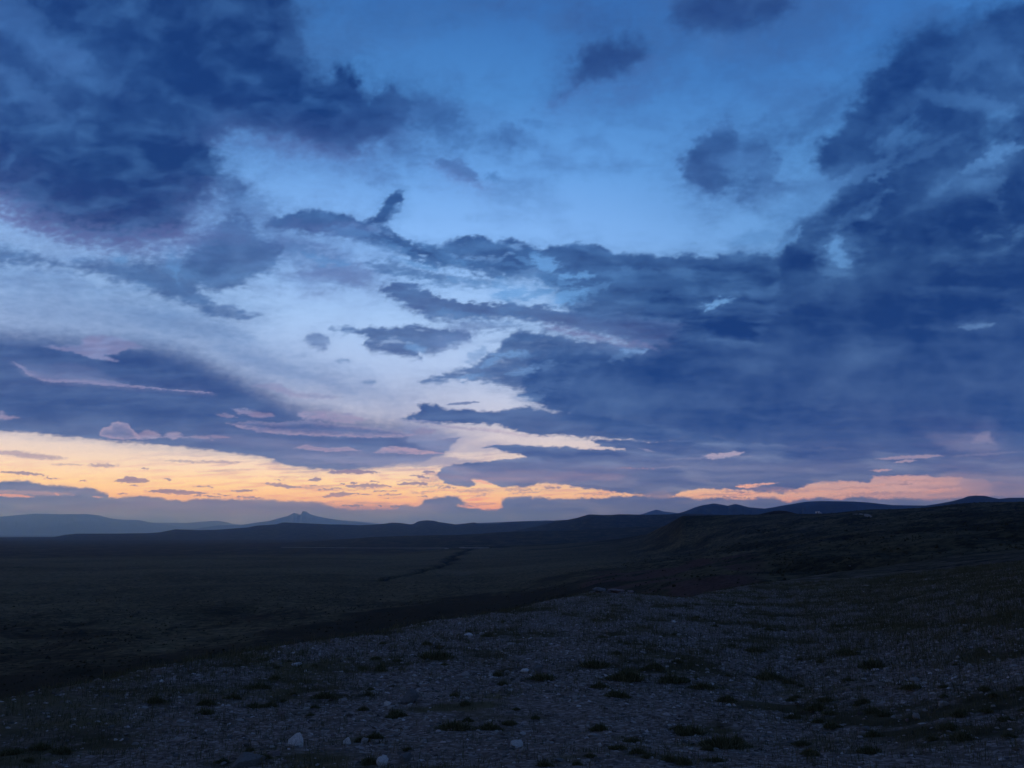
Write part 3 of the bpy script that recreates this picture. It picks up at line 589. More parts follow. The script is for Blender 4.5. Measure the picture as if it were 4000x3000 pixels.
class NT:
    def __init__(s, name):
        s.m = bpy.data.materials.new(name); s.m.use_nodes = True
        s.t = s.m.node_tree; s.t.nodes.clear()
        s.out = s.t.nodes.new('ShaderNodeOutputMaterial')
    def n(s, typ, **k):
        nd = s.t.nodes.new('ShaderNode' + typ)
        for a, v in k.items():
            if a.startswith('i_'): nd.inputs[a[2:].replace('_', ' ')].default_value = v
            else: setattr(nd, a, v)
        return nd
    def l(s, a, b): s.t.links.new(a, b)
    def ramp(s, fac, stops, interp='LINEAR'):
        r = s.n('ValToRGB'); r.color_ramp.interpolation = interp
        e = r.color_ramp.elements
        while len(e) > 1: e.remove(e[-1])
        for i, (p, c) in enumerate(stops):
            q = e[0] if i == 0 else e.new(p)
            q.position = p; q.color = (float(c[0]), float(c[1]), float(c[2]), 1)
        s.l(fac, r.inputs[0]); return r.outputs[0]
    def mix(s, f, a, b, mode='MIX'):
        m = s.n('MixRGB', blend_type=mode)
        for i, x in ((0, f), (1, a), (2, b)):
            if hasattr(x, 'is_linked') or isinstance(x, bpy.types.NodeSocket): s.l(x, m.inputs[i])
            elif i == 0: m.inputs[0].default_value = x
            else: m.inputs[i].default_value = (x[0], x[1], x[2], 1)
        return m.outputs[0]
    def math(s, op, a, b=0.0, c=None, clamp=False):
        m = s.n('Math', operation=op, use_clamp=clamp)
        for i, x in enumerate((a, b) if c is None else (a, b, c)):
            if isinstance(x, bpy.types.NodeSocket): s.l(x, m.inputs[i])
            else: m.inputs[i].default_value = x
        return m.outputs[0]
    def noise(s, vec, scale, detail=5, rough=0.55, dist=0.0):
        q = s.n('TexNoise'); q.inputs['Scale'].default_value = scale; q.inputs['Detail'].default_value = detail
        q.inputs['Roughness'].default_value = rough; q.inputs['Distortion'].default_value = dist
        s.l(vec, q.inputs['Vector']); return q.outputs[0]

# ---------------- sky dome: air and clouds far beyond the land
DOME_R = 110000.0
def build_sky():
    azf = np.arange(-42, 42.001, 0.08)
    az = np.concatenate([np.arange(-180, -42, 2.0), azf, np.arange(44, 180, 2.0)])
    el = np.concatenate([[-89.9, -60, -30, -10, -4], np.arange(-1.5, 10.5, 0.034), np.arange(10.5, 40.5, 0.075), [42, 46, 52, 60, 70, 80, 89.9]])
    A_, E_ = np.meshgrid(np.radians(az), np.radians(el), indexing='ij')
    d = np.stack([np.sin(A_) * np.cos(E_), np.cos(A_) * np.cos(E_), np.sin(E_)], -1)
    U, V, ok = dir_uv(d)
    ok &= (V > -1500) & (np.abs(U - 1106) < 3000)
    dz = np.maximum(d[..., 2], 0.03)
    A, L, W = sky_fields(U.ravel(), V.ravel(), dz.ravel(), (d[..., 0] / dz).ravel(), (d[..., 1] / dz).ravel(), ok.ravel())
    na, ne = A_.shape
    i = np.arange(na)[:, None]; j = np.arange(ne - 1)[None, :]; i2 = (i + 1) % na
    f = np.stack([i * ne + j, i * ne + j + 1, i2 * ne + j + 1, i2 * ne + j], -1).reshape(-1, 4)
    t = NT('twilight_sky'); n = t
    geo = n.n('NewGeometry'); nv = n.n('VectorMath', operation='NORMALIZE'); 
    sub = n.n('VectorMath', operation='SUBTRACT'); sub.inputs[1].default_value = (0, 0, EZ)
    n.l(geo.outputs['Position'], sub.inputs[0]); n.l(sub.outputs[0], nv.inputs[0])
    sp = n.n('SeparateXYZ'); n.l(nv.outputs[0], sp.inputs[0])
    zz = n.math('MULTIPLY_ADD', sp.outputs[2], 1 / 1.02, 0.02 / 1.02, clamp=True)
    rm = lambda R: n.ramp(zz, [((p + 0.02) / 1.02, s2l(c)) for p, c in R])
    azn = n.math('ARCTAN2', sp.outputs[0], sp.outputs[1])
    mr = n.n('MapRange', interpolation_type='SMOOTHSTEP'); n.l(azn, mr.inputs[0])
    mr.inputs[1].default_value = math.radians(-5); mr.inputs[2].default_value = math.radians(30)
    clear = n.mix(mr.outputs[0], rm(CLEAR_W), rm(CLEAR_E))
    at_ = n.n('Attribute', attribute_name='cloud'); sc_ = n.n('SeparateColor'); n.l(at_.outputs['Color'], sc_.inputs[0])
    # finest structure of the cloud comes from noise in the shader
    mp = n.n('Mapping'); mp.inputs['Scale'].default_value = (1, 1, 2.4); n.l(nv.outputs[0], mp.inputs[0])
    fn = n.noise(mp.outputs[0], 90, 4, 0.6)
    fa = n.math('SUBTRACT', fn, 0.5)
    thin = n.math('MULTIPLY', n.math('MULTIPLY', sc_.outputs[0], n.math('SUBTRACT', 1.0, sc_.outputs[0])), 4.0)
    A2 = n.math('MULTIPLY_ADD', n.math('MULTIPLY', thin, fa), 0.45, sc_.outputs[0], clamp=True)
    L2 = n.math('MULTIPLY_ADD', fa, 0.07, sc_.outputs[1], clamp=True)
    cl = n.mix(L2, rm(CLOUD_D), rm(CLOUD_P)); cl = n.mix(sc_.outputs[2], cl, rm(CLOUD_R))
    col = n.mix(A2, clear, cl)
    # strength of the unseen sky behind and overhead, set for the ground light
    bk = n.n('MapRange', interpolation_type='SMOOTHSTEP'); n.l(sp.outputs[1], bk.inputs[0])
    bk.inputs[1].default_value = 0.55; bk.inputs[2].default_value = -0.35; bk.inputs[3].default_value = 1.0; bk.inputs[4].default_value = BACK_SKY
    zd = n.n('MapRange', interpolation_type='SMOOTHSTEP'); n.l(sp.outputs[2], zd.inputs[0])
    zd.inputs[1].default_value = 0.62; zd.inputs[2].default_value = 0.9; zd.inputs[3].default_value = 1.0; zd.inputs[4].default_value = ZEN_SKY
    # unseen sky behind is greyed to tone the light on the ground
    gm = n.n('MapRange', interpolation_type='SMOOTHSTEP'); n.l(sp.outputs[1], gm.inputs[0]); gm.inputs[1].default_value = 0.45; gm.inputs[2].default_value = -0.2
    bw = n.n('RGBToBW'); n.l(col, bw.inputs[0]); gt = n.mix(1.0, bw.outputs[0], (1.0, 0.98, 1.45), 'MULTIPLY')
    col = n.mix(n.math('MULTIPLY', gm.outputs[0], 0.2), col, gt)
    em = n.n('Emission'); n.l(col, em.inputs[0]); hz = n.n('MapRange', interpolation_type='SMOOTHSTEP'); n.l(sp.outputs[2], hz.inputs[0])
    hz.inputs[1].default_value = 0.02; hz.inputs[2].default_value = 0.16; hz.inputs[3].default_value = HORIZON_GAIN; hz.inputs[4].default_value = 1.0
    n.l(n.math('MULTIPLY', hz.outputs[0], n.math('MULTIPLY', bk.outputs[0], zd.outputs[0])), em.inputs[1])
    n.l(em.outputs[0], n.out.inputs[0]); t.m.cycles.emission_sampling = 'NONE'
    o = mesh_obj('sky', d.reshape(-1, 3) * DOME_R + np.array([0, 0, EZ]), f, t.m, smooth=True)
    attr(o.data, 'cloud', (A, L, W))
    tag(o, kind='structure')
    return o
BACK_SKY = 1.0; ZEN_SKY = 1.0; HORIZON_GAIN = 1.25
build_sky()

# ---------------- materials of the land
def pos(n):
    g = n.n('NewGeometry'); return g.outputs['Position']
def bsdf(n, col, rough=0.95, bump=None, spec=0.15):
    b = n.n('BsdfPrincipled'); n.l(col, b.inputs['Base Color']) if isinstance(col, bpy.types.NodeSocket) else None
    if not isinstance(col, bpy.types.NodeSocket): b.inputs['Base Color'].default_value = (*col, 1)
    b.inputs['Roughness'].default_value = rough; b.inputs['Specular IOR Level'].default_value = spec
    if bump is not None:
        bp = n.n('Bump'); bp.inputs['Distance'].default_value = bump[1]; bp.inputs['Strength'].default_value = bump[2]
        n.l(bump[0], bp.inputs['Height']); n.l(bp.outputs[0], b.inputs['Normal'])
    n.l(b.outputs[0], n.out.inputs[0]); return b

def ground_material():
    n = NT('stony_soil_and_sagebrush'); P = pos(n)
    at_ = n.n('Attribute', attribute_name='cover'); s = n.n('SeparateColor'); n.l(at_.outputs['Color'], s.inputs[0])
    n1 = n.noise(P, 0.9, 8, 0.65); n2 = n.noise(P, 9.0, 6, 0.7); n3 = n.noise(P, 0.02, 9, 0.7); n4 = n.noise(P, 0.25, 7, 0.7)
    vo = n.n('TexVoronoi'); vo.inputs['Scale'].default_value = 16; n.l(P, vo.inputs['Vector'])
    peb = n.ramp(vo.outputs['Color'], [(0.15, (0.10, 0.076, 0.064)), (0.5, (0.21, 0.165, 0.14)), (0.9, (0.36, 0.30, 0.265))])
    soil = n.ramp(n2, [(0.3, (0.09, 0.068, 0.056)), (0.7, (0.24, 0.185, 0.155))])
    grav = n.mix(n.math('GREATER_THAN', n2, 0.47), soil, peb)
    sage = n.ramp(n.math('MULTIPLY_ADD', n4, 0.5, n.math('MULTIPLY', n3, 0.5)), [(0.40, (0.008, 0.007, 0.004)), (0.5, (0.032, 0.027, 0.014)), (0.59, (0.115, 0.094, 0.05))])
    clay = n.ramp(n1, [(0.35, (0.045, 0.022, 0.018)), (0.65, (0.105, 0.058, 0.048))])
    dry = n.ramp(n4, [(0.35, (0.05, 0.042, 0.022)), (0.65, (0.19, 0.15, 0.08))])
    jit = lambda so, k, nz: n.math('MULTIPLY_ADD', n.math('SUBTRACT', nz, 0.5), k, so, clamp=True)
    c = n.mix(jit(s.outputs[2], 0.5, n4), sage, dry)
    cm = n.n('MapRange'); n.l(jit(s.outputs[1], 0.8, n4), cm.inputs[0]); cm.inputs[1].default_value = 0.35; cm.inputs[2].default_value = 0.8
    c = n.mix(cm.outputs[0], c, clay)
    ab = n.n('Attribute', attribute_name='brush'); sb = n.n('SeparateColor'); n.l(ab.outputs['Color'], sb.inputs[0])
    bm_ = n.n('MapRange'); n.l(jit(sb.outputs[0], 0.9, n4), bm_.inputs[0]); bm_.inputs[1].default_value = 0.25; bm_.inputs[2].default_value = 0.75
    c = n.mix(bm_.outputs[0], c, n.ramp(n1, [(0.35, (0.008, 0.007, 0.004)), (0.65, (0.030, 0.026, 0.014))]))
    gm = n.n('MapRange'); n.l(jit(s.outputs[0], 0.9, n1), gm.inputs[0]); gm.inputs[1].default_value = 0.25; gm.inputs[2].default_value = 0.75
    c = n.mix(gm.outputs[0], c, grav)
    h = n.math('ADD', n.math('MULTIPLY', n2, 0.06), n.math('MULTIPLY', n4, 0.5))
    bsdf(n, c, 0.97, (h, 1.0, 0.55), 0.05)
    return n.m

def build_ground():
    X, Y = HX, HY; na, nr = HG.shape
    V = np.stack([X, Y, HG + EZ], -1).reshape(-1, 3)
    V = np.vstack([V, [[0, 0, EZ - 1.6]]])
    i = np.arange(na)[:, None]; j = np.arange(nr - 1)[None, :]; i2 = (i + 1) % na
    f = np.stack([i * nr + j, i * nr + j + 1, i2 * nr + j + 1, i2 * nr + j], -1).reshape(-1, 4)
    ii = np.arange(na); cap = np.stack([ii * nr, ((ii + 1) % na) * nr, np.full(na, na * nr)], -1)
    g, c, gr, br = cover_fields()
    o = mesh_obj('ground', V, [f, cap[:, [0, 2, 1]][:, ::-1]], ground_material(), smooth=True)
    z = lambda q: np.append(q.ravel(), q.ravel()[0])
    attr(o.data, 'cover', (z(g), z(c), z(gr))); attr(o.data, 'brush', (z(br), z(br), z(br)))
    tag(o, kind='structure'); return o
GROUND = build_ground()

def plain_noise_mat(name, lo, hi, scale, bump=0.0, bscale=None, rough=0.95):
    n = NT(name); P = pos(n); q = n.noise(P, scale, 6, 0.65)
    c = n.ramp(q, [(0.32, lo), (0.68, hi)])
    bsdf(n, c, rough, (n.noise(P, bscale or scale * 3, 5, 0.65), bump, 0.7) if bump else None, 0.1)
    return n.m

# ---------------- far ranges: each a real ridge with a front and a back slope
MT = plain_noise_mat('distant_slope', (0.035, 0.035, 0.032), (0.085, 0.08, 0.07), 0.002)
MTE = plain_noise_mat('near_range_slope', (0.022, 0.022, 0.018), (0.05, 0.048, 0.038), 0.004)
def ridge(name, sil, dist, halfw, base, mat, seed, detail=0.12, step=0.03):
    a, t = az_el([p[0] for p in sil], [p[1] for p in sil])
    az = np.arange(a.min(), a.max(), step); crest = np.interp(az, a, t) * dist
    crest = crest + dist * 0.0001 * fbm(az * 7, az * 0 + seed, 4, seed)
    n = 33; s = np.linspace(-1, 1, n)
    R = dist + halfw * s[None, :] * (1 + 0 * az[:, None])
    prof = (1 - np.abs(s)) ** 0.9
    hh = np.maximum(crest - base, 5.0)[:, None]
    arc = np.radians(az)[:, None] * dist
    rn = 1 - np.abs(fbm(arc / (halfw * 0.45), R / (halfw * 0.9), 5, seed + 3))
    off = 1 - detail * 3 * (0.9 - rn) * np.sin(math.pi * np.clip(np.abs(s), 0, 1))[None, :]
    # taper the crest height along the line of sight so the skyline is the crest
    Z = base + hh * prof[None, :] * off
    A = np.radians(az)[:, None]
    V = np.stack([R * np.sin(A), R * np.cos(A), Z + EZ], -1).reshape(-1, 3)
    na = len(az); i = np.arange(na - 1)[:, None]; j = np.arange(n - 1)[None, :]
    f = np.stack([i * n + j, i * n + j + 1, (i + 1) * n + j + 1, (i + 1) * n + j], -1).reshape(-1, 4)
    b0 = len(V); base_v = np.stack([R[:, [0, -1]] * np.sin(A), R[:, [0, -1]] * np.cos(A), np.full((na, 2), base + EZ - 60.0)], -1).reshape(-1, 3)
    ii = np.arange(na - 1)
    skirt1 = np.stack([ii * n, (ii + 1) * n, b0 + (ii + 1) * 2, b0 + ii * 2], -1)
    skirt2 = np.stack([ii * n + n - 1, b0 + ii * 2 + 1, b0 + (ii + 1) * 2 + 1, (ii + 1) * n + n - 1], -1)
    o = mesh_obj(name, np.vstack([V, base_v]), [f, skirt1, skirt2], mat, smooth=True)
    return tag(o, kind='structure')

ridge('mountain_range', [(-420,1138),(-200,1126),(0,1116),(33,1113),(74,1109.5),(127,1110.5),(188,1110.5),(214,1113),(235,1119),(255,1122),(301,1123.5),(322,1128),(342,1130),(380,1137),(440,1147),(520,1154)], 47000, 5500, -260, MT, 5, 0.22)
ridge('mountain_range', [(250,1140),(342,1129),(402,1129.5),(435,1127),(469,1124.5),(486,1127.5),(503,1131.5),(560,1138),(640,1144),(760,1148)], 54000, 5000, -260, MT, 6)
ridge('mountain', [(330,1152),(415,1143),(469,1135),(523,1133.5),(553,1129),(583,1125),(603,1119),(620,1115),(627,1112),(635,1107.5),(638,1109),(642,1109),(645,1111),(649,1111),(651,1109),(652.5,1105),(656,1104.2),(662,1105),(666,1108),(671,1111),(687,1115.5),(704,1119),(741,1124.5),(770,1127.5),(802,1131),(860,1138),(960,1150)], 38000, 3500, -240, MT, 7, 0.2, 0.015)
ridge('mountain_range', [(560,1150),(700,1140),(735,1124),(760,1125),(800,1128.5),(860,1136),(950,1148)], 56000, 4000, -260, MT, 16)
ridge('hills', [(840,1150),(930,1138),(1000,1131),(1100,1127),(1180,1124),(1240,1126),(1300,1140)], 15500, 1800, -150, MT, 8, 0.2)
ridge('hills', [(1340,1122),(1389,1110),(1405,1104.5),(1412,1102.5),(1417,1100.8),(1424,1102),(1432,1104.5),(1470,1109),(1540,1118)], 17000, 1200, -150, MT, 9)
RIDGE_E = ridge('hills', [(1380,1140),(1440,1116),(1471,1107),(1481,1104),(1501,1096),(1518,1091),(1530,1089.5),(1540,1087.5),(1548,1088),(1556,1089.5),(1572,1092.5),(1585,1089.3),(1590,1088.8),(1598,1090.6),(1618,1096),(1652,1098.6),(1670,1096),(1685,1093),(1712,1088.5),(1739,1084),(1752,1083),(1772,1082.3),(1839,1083),(1873,1085),(1927,1091),(1994,1092),(2060,1093),(2160,1096),(2300,1098)], 9800, 1500, -60, MTE, 10, 0.28, 0.02)
ridge('hills', [(1900,1110),(1960,1098),(1994,1093),(2024,1088.5),(2057,1082.5),(2081,1076),(2091,1072),(2107,1070.3),(2128,1071),(2144,1075),(2158,1077.5),(2181,1075.3),(2212,1075),(2300,1078),(2500,1090),(2700,1100)], 8200, 1300, -60, MTE, 11, 0.28, 0.02)
ridge('hills', [(1636,1112),(1650,1108.5),(1660,1106.5),(1672,1103.6),(1683,1102.8),(1698,1104),(1708,1106),(1730,1112)], 1500, 50, -8, plain_noise_mat('brown_knoll', (0.03, 0.024, 0.018), (0.06, 0.045, 0.035), 0.05), 12, 0.1, 0.03)
# ------------------------------------------------------------------ stones
def stone_shape(seed, sub=3, flat=0.5, ang=0.25):
    import bmesh
    bm = bmesh.new(); bmesh.ops.create_icosphere(bm, subdivisions=sub, radius=1)
    v = np.array([p.co[:] for p in bm.verts]); f = np.array([[q.index for q in p.verts] for p in bm.faces]); bm.free()
    r_ = np.random.default_rng(seed)
    # knock flats off it so that it is angular, then roughen
    for _ in range(11):
        n = r_.normal(size=3); n /= np.linalg.norm(n); d = r_.uniform(0.42, 0.82)
        k = v @ n; m = k > d
        v[m] -= np.outer((k[m] - d) * 0.92, n)
    v *= 1 + ang * 0.35 * fbm(v[:, 0] * 1.7 + seed, v[:, 1] * 1.7 + v[:, 2], 4, seed)[:, None]
    v += 0.03 * np.stack([fbm(v[:, 1] * 6, v[:, 2] * 6 + i, 3, seed + i) for i in range(3)], -1)
    v[:, 2] *= flat
    return v, f
def stone_mat(name, lo, hi):
    n = NT(name)
    tc = n.n('TexCoord'); P = tc.outputs['Object']
    q = n.noise(P, 7, 7, 0.7); q2 = n.noise(P, 30, 4, 0.7)
    c = n.ramp(n.math('MULTIPLY_ADD', q2, 0.35, n.math('MULTIPLY', q, 0.65)), [(0.36, lo), (0.6, hi)])
    bsdf(n, c, 0.9, (q2, 0.03, 0.6), 0.2); return n.m
M_WHITE = stone_mat('white_limestone', (0.32, 0.30, 0.28), (0.80, 0.77, 0.73))
M_PALE = stone_mat('pale_grey_stone', (0.18, 0.165, 0.15), (0.40, 0.375, 0.34))
M_GREY = stone_mat('dull_grey_stone', (0.09, 0.09, 0.088), (0.19, 0.19, 0.185))
M_PINK = stone_mat('pinkish_stone', (0.12, 0.085, 0.08), (0.25, 0.19, 0.175))
SHAPES = {}
def stone(u, v, wpx, hpx, mat, label, sink=0.25, name='stone', cat='stone', group=None, rot=None, seed=None, tilt=0.0, asp=None):
    x, y, z, r = at(u, v + hpx * 0.35)
    D = math.hypot(r, z) 
    w = wpx / F * D; h = hpx / F * D * 1.15
    seed = seed if seed is not None else int(u * 7 + v) % 9
    key = (name, seed % 9, mat.name)
    if key not in SHAPES:
        vv, ff = stone_shape(100 + seed % 9, 4 if name == 'boulder' else 3, 1.0)
        vv = vv / np.abs(vv).max(axis=0)
        o = mesh_obj(name, vv, ff, mat); SHAPES[key] = o
    else:
        o = SHAPES[key].copy(); COL.objects.link(o)
    dep = (asp or 0.85) * w
    o.scale = (w / 2, dep / 2, h / 2)
    o.rotation_euler = (tilt, random.uniform(-.08, .08), rot if rot is not None else math.atan2(-x, y) + random.uniform(-.35, .35))
    o.location = (x, y, z + EZ + h * (0.5 - sink))
    return tag(o, label, cat, group)

BIG = [
 (643,1603,37,29,M_WHITE,'large white blocky stone, the brightest on the gravel at the lower left','boulder'),
 (540,1645,66,26,M_GREY,'wide grey slab half buried at the bottom edge, left of the large white stone','boulder'),
 (595,1628,31,9,M_PINK,'thin flat pinkish slab just below and left of the large white stone','stone'),
 (561,1634,9,8,M_WHITE,'small white pebble between the wide grey slab and the thin pinkish slab','stone'),
 (886,1507,40,32,M_GREY,'big rounded dull grey boulder beside a dark grass tuft, left of centre','boulder'),
 (836,1520,15,12,M_WHITE,'white stone left of the big grey boulder, upper of a touching trio','stone'),
 (846,1528,17,8,M_PALE,'pale stone left of the big grey boulder, lowest of a touching trio','stone'),
 (858,1524,8,7,M_PALE,'small pale stone nearest the big grey boulder in a touching trio','stone'),
 (869,1487,13,8,M_PALE,'pale stone right above the big grey boulder','stone'),
 (751,1603,19,15,M_WHITE,'white angular stone on the gravel between the large white stone and centre','boulder'),
 (751,1617,11,10,M_PALE,'small pale stone directly below the white angular stone','stone'),
 (788,1601,17,13,M_PALE,'pale leaning stone next to the white angular stone','stone'),
 (824,1611,15,7,M_PALE,'flat pale stone right of the pale leaning stone','stone'),
 (829,1644,29,24,M_WHITE,'white rounded stone at the bottom edge beside a dark shrub','boulder'),
 (876,1638,30,17,M_GREY,'long grey tilted stone right of the white rounded stone at the bottom edge','boulder'),
 (915,1601,15,8,M_PALE,'low pale stone alone on the gravel below the big grey boulder','stone'),
 (1120,1607,31,16,M_WHITE,'white jagged stone in the bottom middle of the gravel','boulder'),
 (1131,1619,15,10,M_PALE,'pale stone touching the lower right of the white jagged stone','stone'),
 (1129,1584,13,8,M_WHITE,'small white stone just above the white jagged stone','stone'),
 (1013,1371,22,6,M_WHITE,'thin white flat stone far up the gravel near its edge','stone'),
 (1041,1369,14,6,M_PALE,'thin pale stone right of the thin white flat one near the gravel edge','stone'),
 (1106,1391,19,6,M_PALE,'flat pale stone in the upper middle of the gravel','stone'),
 (1006,1456,25,10,M_PALE,'pale low stone left of the paired stones in mid gravel','stone'),
 (1136,1448,20,9,M_WHITE,'white stone of the pair in mid gravel','stone'),
 (1164,1444,22,15,M_GREY,'grey humped stone of the pair in mid gravel, above a dark tuft','boulder'),
 (1094,1453,13,9,M_PALE,'small greenish pale stone left of the paired stones','stone'),
 (1065,1479,17,6,M_PINK,'flat pinkish stone below the small greenish pale stone','stone'),
 (1243,1506,18,7,M_PALE,'pale flat stone beside dark tufts right of centre','stone'),
 (1280,1588,21,6,M_PALE,'long pale flat stone low down, right of centre','stone'),
 (1296,1610,10,9,M_WHITE,'small white wedge stone below the long pale flat stone','stone'),
 (1208,1642,22,7,M_GREY,'low grey stone at the bottom right of the white jagged stone','stone'),
 (1456,1343,10,5,M_WHITE,'tiny white stone far up the slope among dry grass','stone'),
 (1466,1371,16,5,M_PALE,'thin pale stone below the tiny white one far up the slope','stone'),
 (740,1512,20,7,M_PALE,'pale flat stone left of the touching trio','stone'),
 (640,1436,23,7,M_WHITE,'pale tilted flat stone near the gravel edge at left','stone'),
 (467,1494,15,7,M_PALE,'pale stone alone in the grass left of the gravel','stone'),
 (348,1472,8,6,M_WHITE,'small round white stone in the dark grass at far left','stone'),
 (650,1478,11,5,M_PALE,'small flat stone below the pale tilted flat stone','stone'),
 (663,1531,15,6,M_PALE,'greenish pale oval stone at left above the large white stone','stone'),
 (606,1541,20,7,M_PINK,'leaning flat pinkish stone at left above the large white stone','stone'),
 (616,1572,15,6,M_PALE,'narrow leaning pale stone just above the large white stone','stone'),
 (301,1622,11,8,M_PALE,'small pale stone alone near the bottom left corner','stone'),
 (1915,1448,12,9,M_PALE,'round pale stone beside a dark tuft on the right slope','stone'),
 (1978,1469,22,9,M_PALE,'domed pale stone on the right slope above a dark tuft','boulder'),
 (1982,1549,15,13,M_PALE,'upright pale stone low on the right slope','stone'),
 (1930,1549,9,6,M_PALE,'small pale stone left of the upright pale stone','stone'),
 (1960,1556,9,6,M_PINK,'small pinkish stone touching the upright pale stone','stone'),
 (1575,1523,12,5,M_WHITE,'small white sliver stone among the tufts right of centre','stone'),
 (1873,1574,18,8,M_GREY,'grey wedge stone low on the right slope','stone'),
 (2037,1521,20,10,M_PALE,'pale broken stone on the right slope near the frame side','stone'),
 (1937,1634,16,8,M_PALE,'pale stone at the bottom right above the frame edge','stone'),
 (1870,1265,15,4,M_PALE,'thin pale stone alone on the grassy slope at right','stone'),
 (1836,1223,5,3,M_GREY,'tiny grey stone highest on the grassy slope at right','stone'),
 (1878,1456,22,5,M_GREY,'long low grey stone left of the round pale stone','stone'),
 (1270,1562,9,5,M_PALE,'tiny pale stone above the long pale flat stone','stone'),
]
for u, v, w, h, m, lab, nm in BIG:
    stone(u, v, w, h, m, lab, name=nm, cat='boulder' if nm == 'boulder' else 'stone', asp=1.0 if nm == 'boulder' else 1.1)
# ordinary stones that nothing tells apart
for i in range(120):
    for _ in range(40):
        u = random.uniform(60, 2180); v = 1340 + 315 * random.random() ** 0.75
        if v > 1500 - 0.172 * u + 20 and v > 1300: break
    if v < 1500 - 0.172 * u + 20: continue
    if any(abs(u - b[0]) < b[2] * .7 + 8 and abs(v - b[1]) < b[3] + 5 for b in BIG): continue
    k = 0.6 + (v - 1340) / 315 * 0.9
    w = random.uniform(5, 10) * k
    m = random.choice([M_PALE, M_GREY, M_PINK, M_GREY])
    stone(u, v, w, w * random.uniform(.35, .6), m, 'small stone lying loose among the gravel and tufts of the near slope', seed=i, cat='stone', group='small loose stones on the near slope')

# ---------------- flat ledge of rock with a gap under it
def ledge():
    x, y, z, r = at(1298, 1281); k = r / F
    e = bpy.data.objects.new('rock_ledge', None); COL.objects.link(e); e.location = (x, y, z + EZ)
    tag(e, 'flat grey rock ledge over a dark undercut gap where the gravel ends', 'rock ledge')
    def piece(nm, seed, cx, cy, cz, sx, sy, sz, rz, mat):
        v, f = stone_shape(seed, 4, 1.0); v = v / np.abs(v).max(axis=0)
        v[:, 0] += 0.25 * fbm(v[:, 1] * 2 + seed, v[:, 2], 3, seed); v[:, 1] += 0.3 * fbm(v[:, 0] * 2.5, v[:, 2] + seed, 4, seed + 5)
        o = mesh_obj(nm, v * np.array([sx, sy, sz]), f, mat, e); o.location = (cx, cy, cz); o.rotation_euler = (0.12, 0.02, rz)
    piece('slab', 61, -0.1, 0.25, 0.26, 15 * k, 0.5, 0.09, 0.1, M_GREY)
    piece('slab', 63, 1.25, 0.45, 0.16, 18 * k, 0.5, 0.08, -0.1, M_PINK)
    piece('slab', 66, 2.3, 0.5, 0.06, 9 * k, 0.4, 0.06, -0.2, M_PINK)
    piece('supporting_rock', 71, -0.3, 0.6, 0.0, 0.5, 0.35, 0.22, 0, M_GREY); piece('supporting_rock', 72, 1.0, 0.75, 0.0, 0.6, 0.35, 0.14, 0.3, M_GREY)
ledge()

# ------------------------------------------------------------------ loose gravel, one sheet of uncountable chips
def gravel_density(x, y):
    return sstep(-0.45, 0.30, fbm(x / 3.2, y / 4.5, 5, 201) * 0.8 + fbm(x / 1.1, y / 1.1, 4, 203) * 0.45 + 0.12)
def scatter(n, azr, r0, r1, p=1.0, seed=1):
    g = np.random.default_rng(seed)
    a = np.radians(g.uniform(azr[0], azr[1], n)); r = (r0 ** p + (r1 ** p - r0 ** p) * g.random(n)) ** (1 / p)
    return r * np.sin(a), r * np.cos(a), r, np.degrees(a), g
def edge_at(a): return np.interp(a, EDGE[0], EDGE[1])
BASE_CHIP = np.array([[-1,-.55,0],[-.2,-1,.05],[.9,-.6,0],[1,.5,.05],[.1,1,0],[-.85,.6,.05],[-.5,-.3,1],[.5,-.25,.9],[.1,.5,1]])
CHIP_F = np.array([[0,1,6],[1,7,6],[1,2,7],[2,3,7],[3,8,7],[3,4,8],[4,5,8],[5,6,8],[5,0,6],[6,7,8]])
def gravel(name, n, r0, r1, size, seed, mat, p=1.2, keep=None):
    x, y, r, a, g = scatter(n, (-42, 42), r0, r1, p, seed)
    bx, by = at(1125, 1532)[:2]; bare = sstep(1.5, 0.5, np.hypot((x - bx) / 1.9, (y - by) / 1.3) + 0.3 * fbm(x * 1.3, y * 1.3, 3, 55))
    d = gravel_density(x, y); k = (g.random(n) < (0.12 + 0.88 * d) * (1 - 0.8 * bare) * (1 - 0.6 * sstep(-10, -30, a)) * (1 - 0.45 * sstep(10, 28, a) * sstep(14, 40, r))) & (r < edge_at(a) * 1.05)
    x, y, r, a, d = x[k], y[k], r[k], a[k], d[k]; n = len(x)
    s = size * 0.9 * np.minimum(np.exp(g.normal(0, 0.55, n)), 2.3) * np.clip(r / 9, 0.8, 2.0) 
    th = g.uniform(0, 2 * math.pi, n); hx = s * g.uniform(0.7, 1.3, n); hy = s * g.uniform(0.5, 0.9, n); hz = s * g.uniform(0.2, 0.6, n)
    B = BASE_CHIP[None] + g.normal(0, 0.16, (n, 9, 3)) * np.array([1, 1, 0.6])
    B = B * np.stack([hx, hy, hz], -1)[:, None, :]
    tx = g.normal(0, 0.22, n)[:, None]; ty = g.normal(0, 0.22, n)[:, None]
    B[..., 2] += B[..., 0] * tx + B[..., 1] * ty
    c, s_ = np.cos(th)[:, None], np.sin(th)[:, None]
    V = np.stack([B[..., 0] * c - B[..., 1] * s_ + x[:, None], B[..., 0] * s_ + B[..., 1] * c + y[:, None], B[..., 2] + (gz(x, y) + EZ - hz * 0.25)[:, None]], -1)
    Fc = (CHIP_F[None] + 9 * np.arange(n)[:, None, None]).reshape(-1, 3)
    o = mesh_obj(name, V.reshape(-1, 3), Fc, mat)
    tone = np.repeat(g.random(n), 9); pk = np.repeat(g.random(n), 9)
    attr(o.data, 'tone', (tone, pk, pk))
    return tag(o, 'pale and pinkish loose stone chips covering the near slope', 'gravel', kind='stuff')
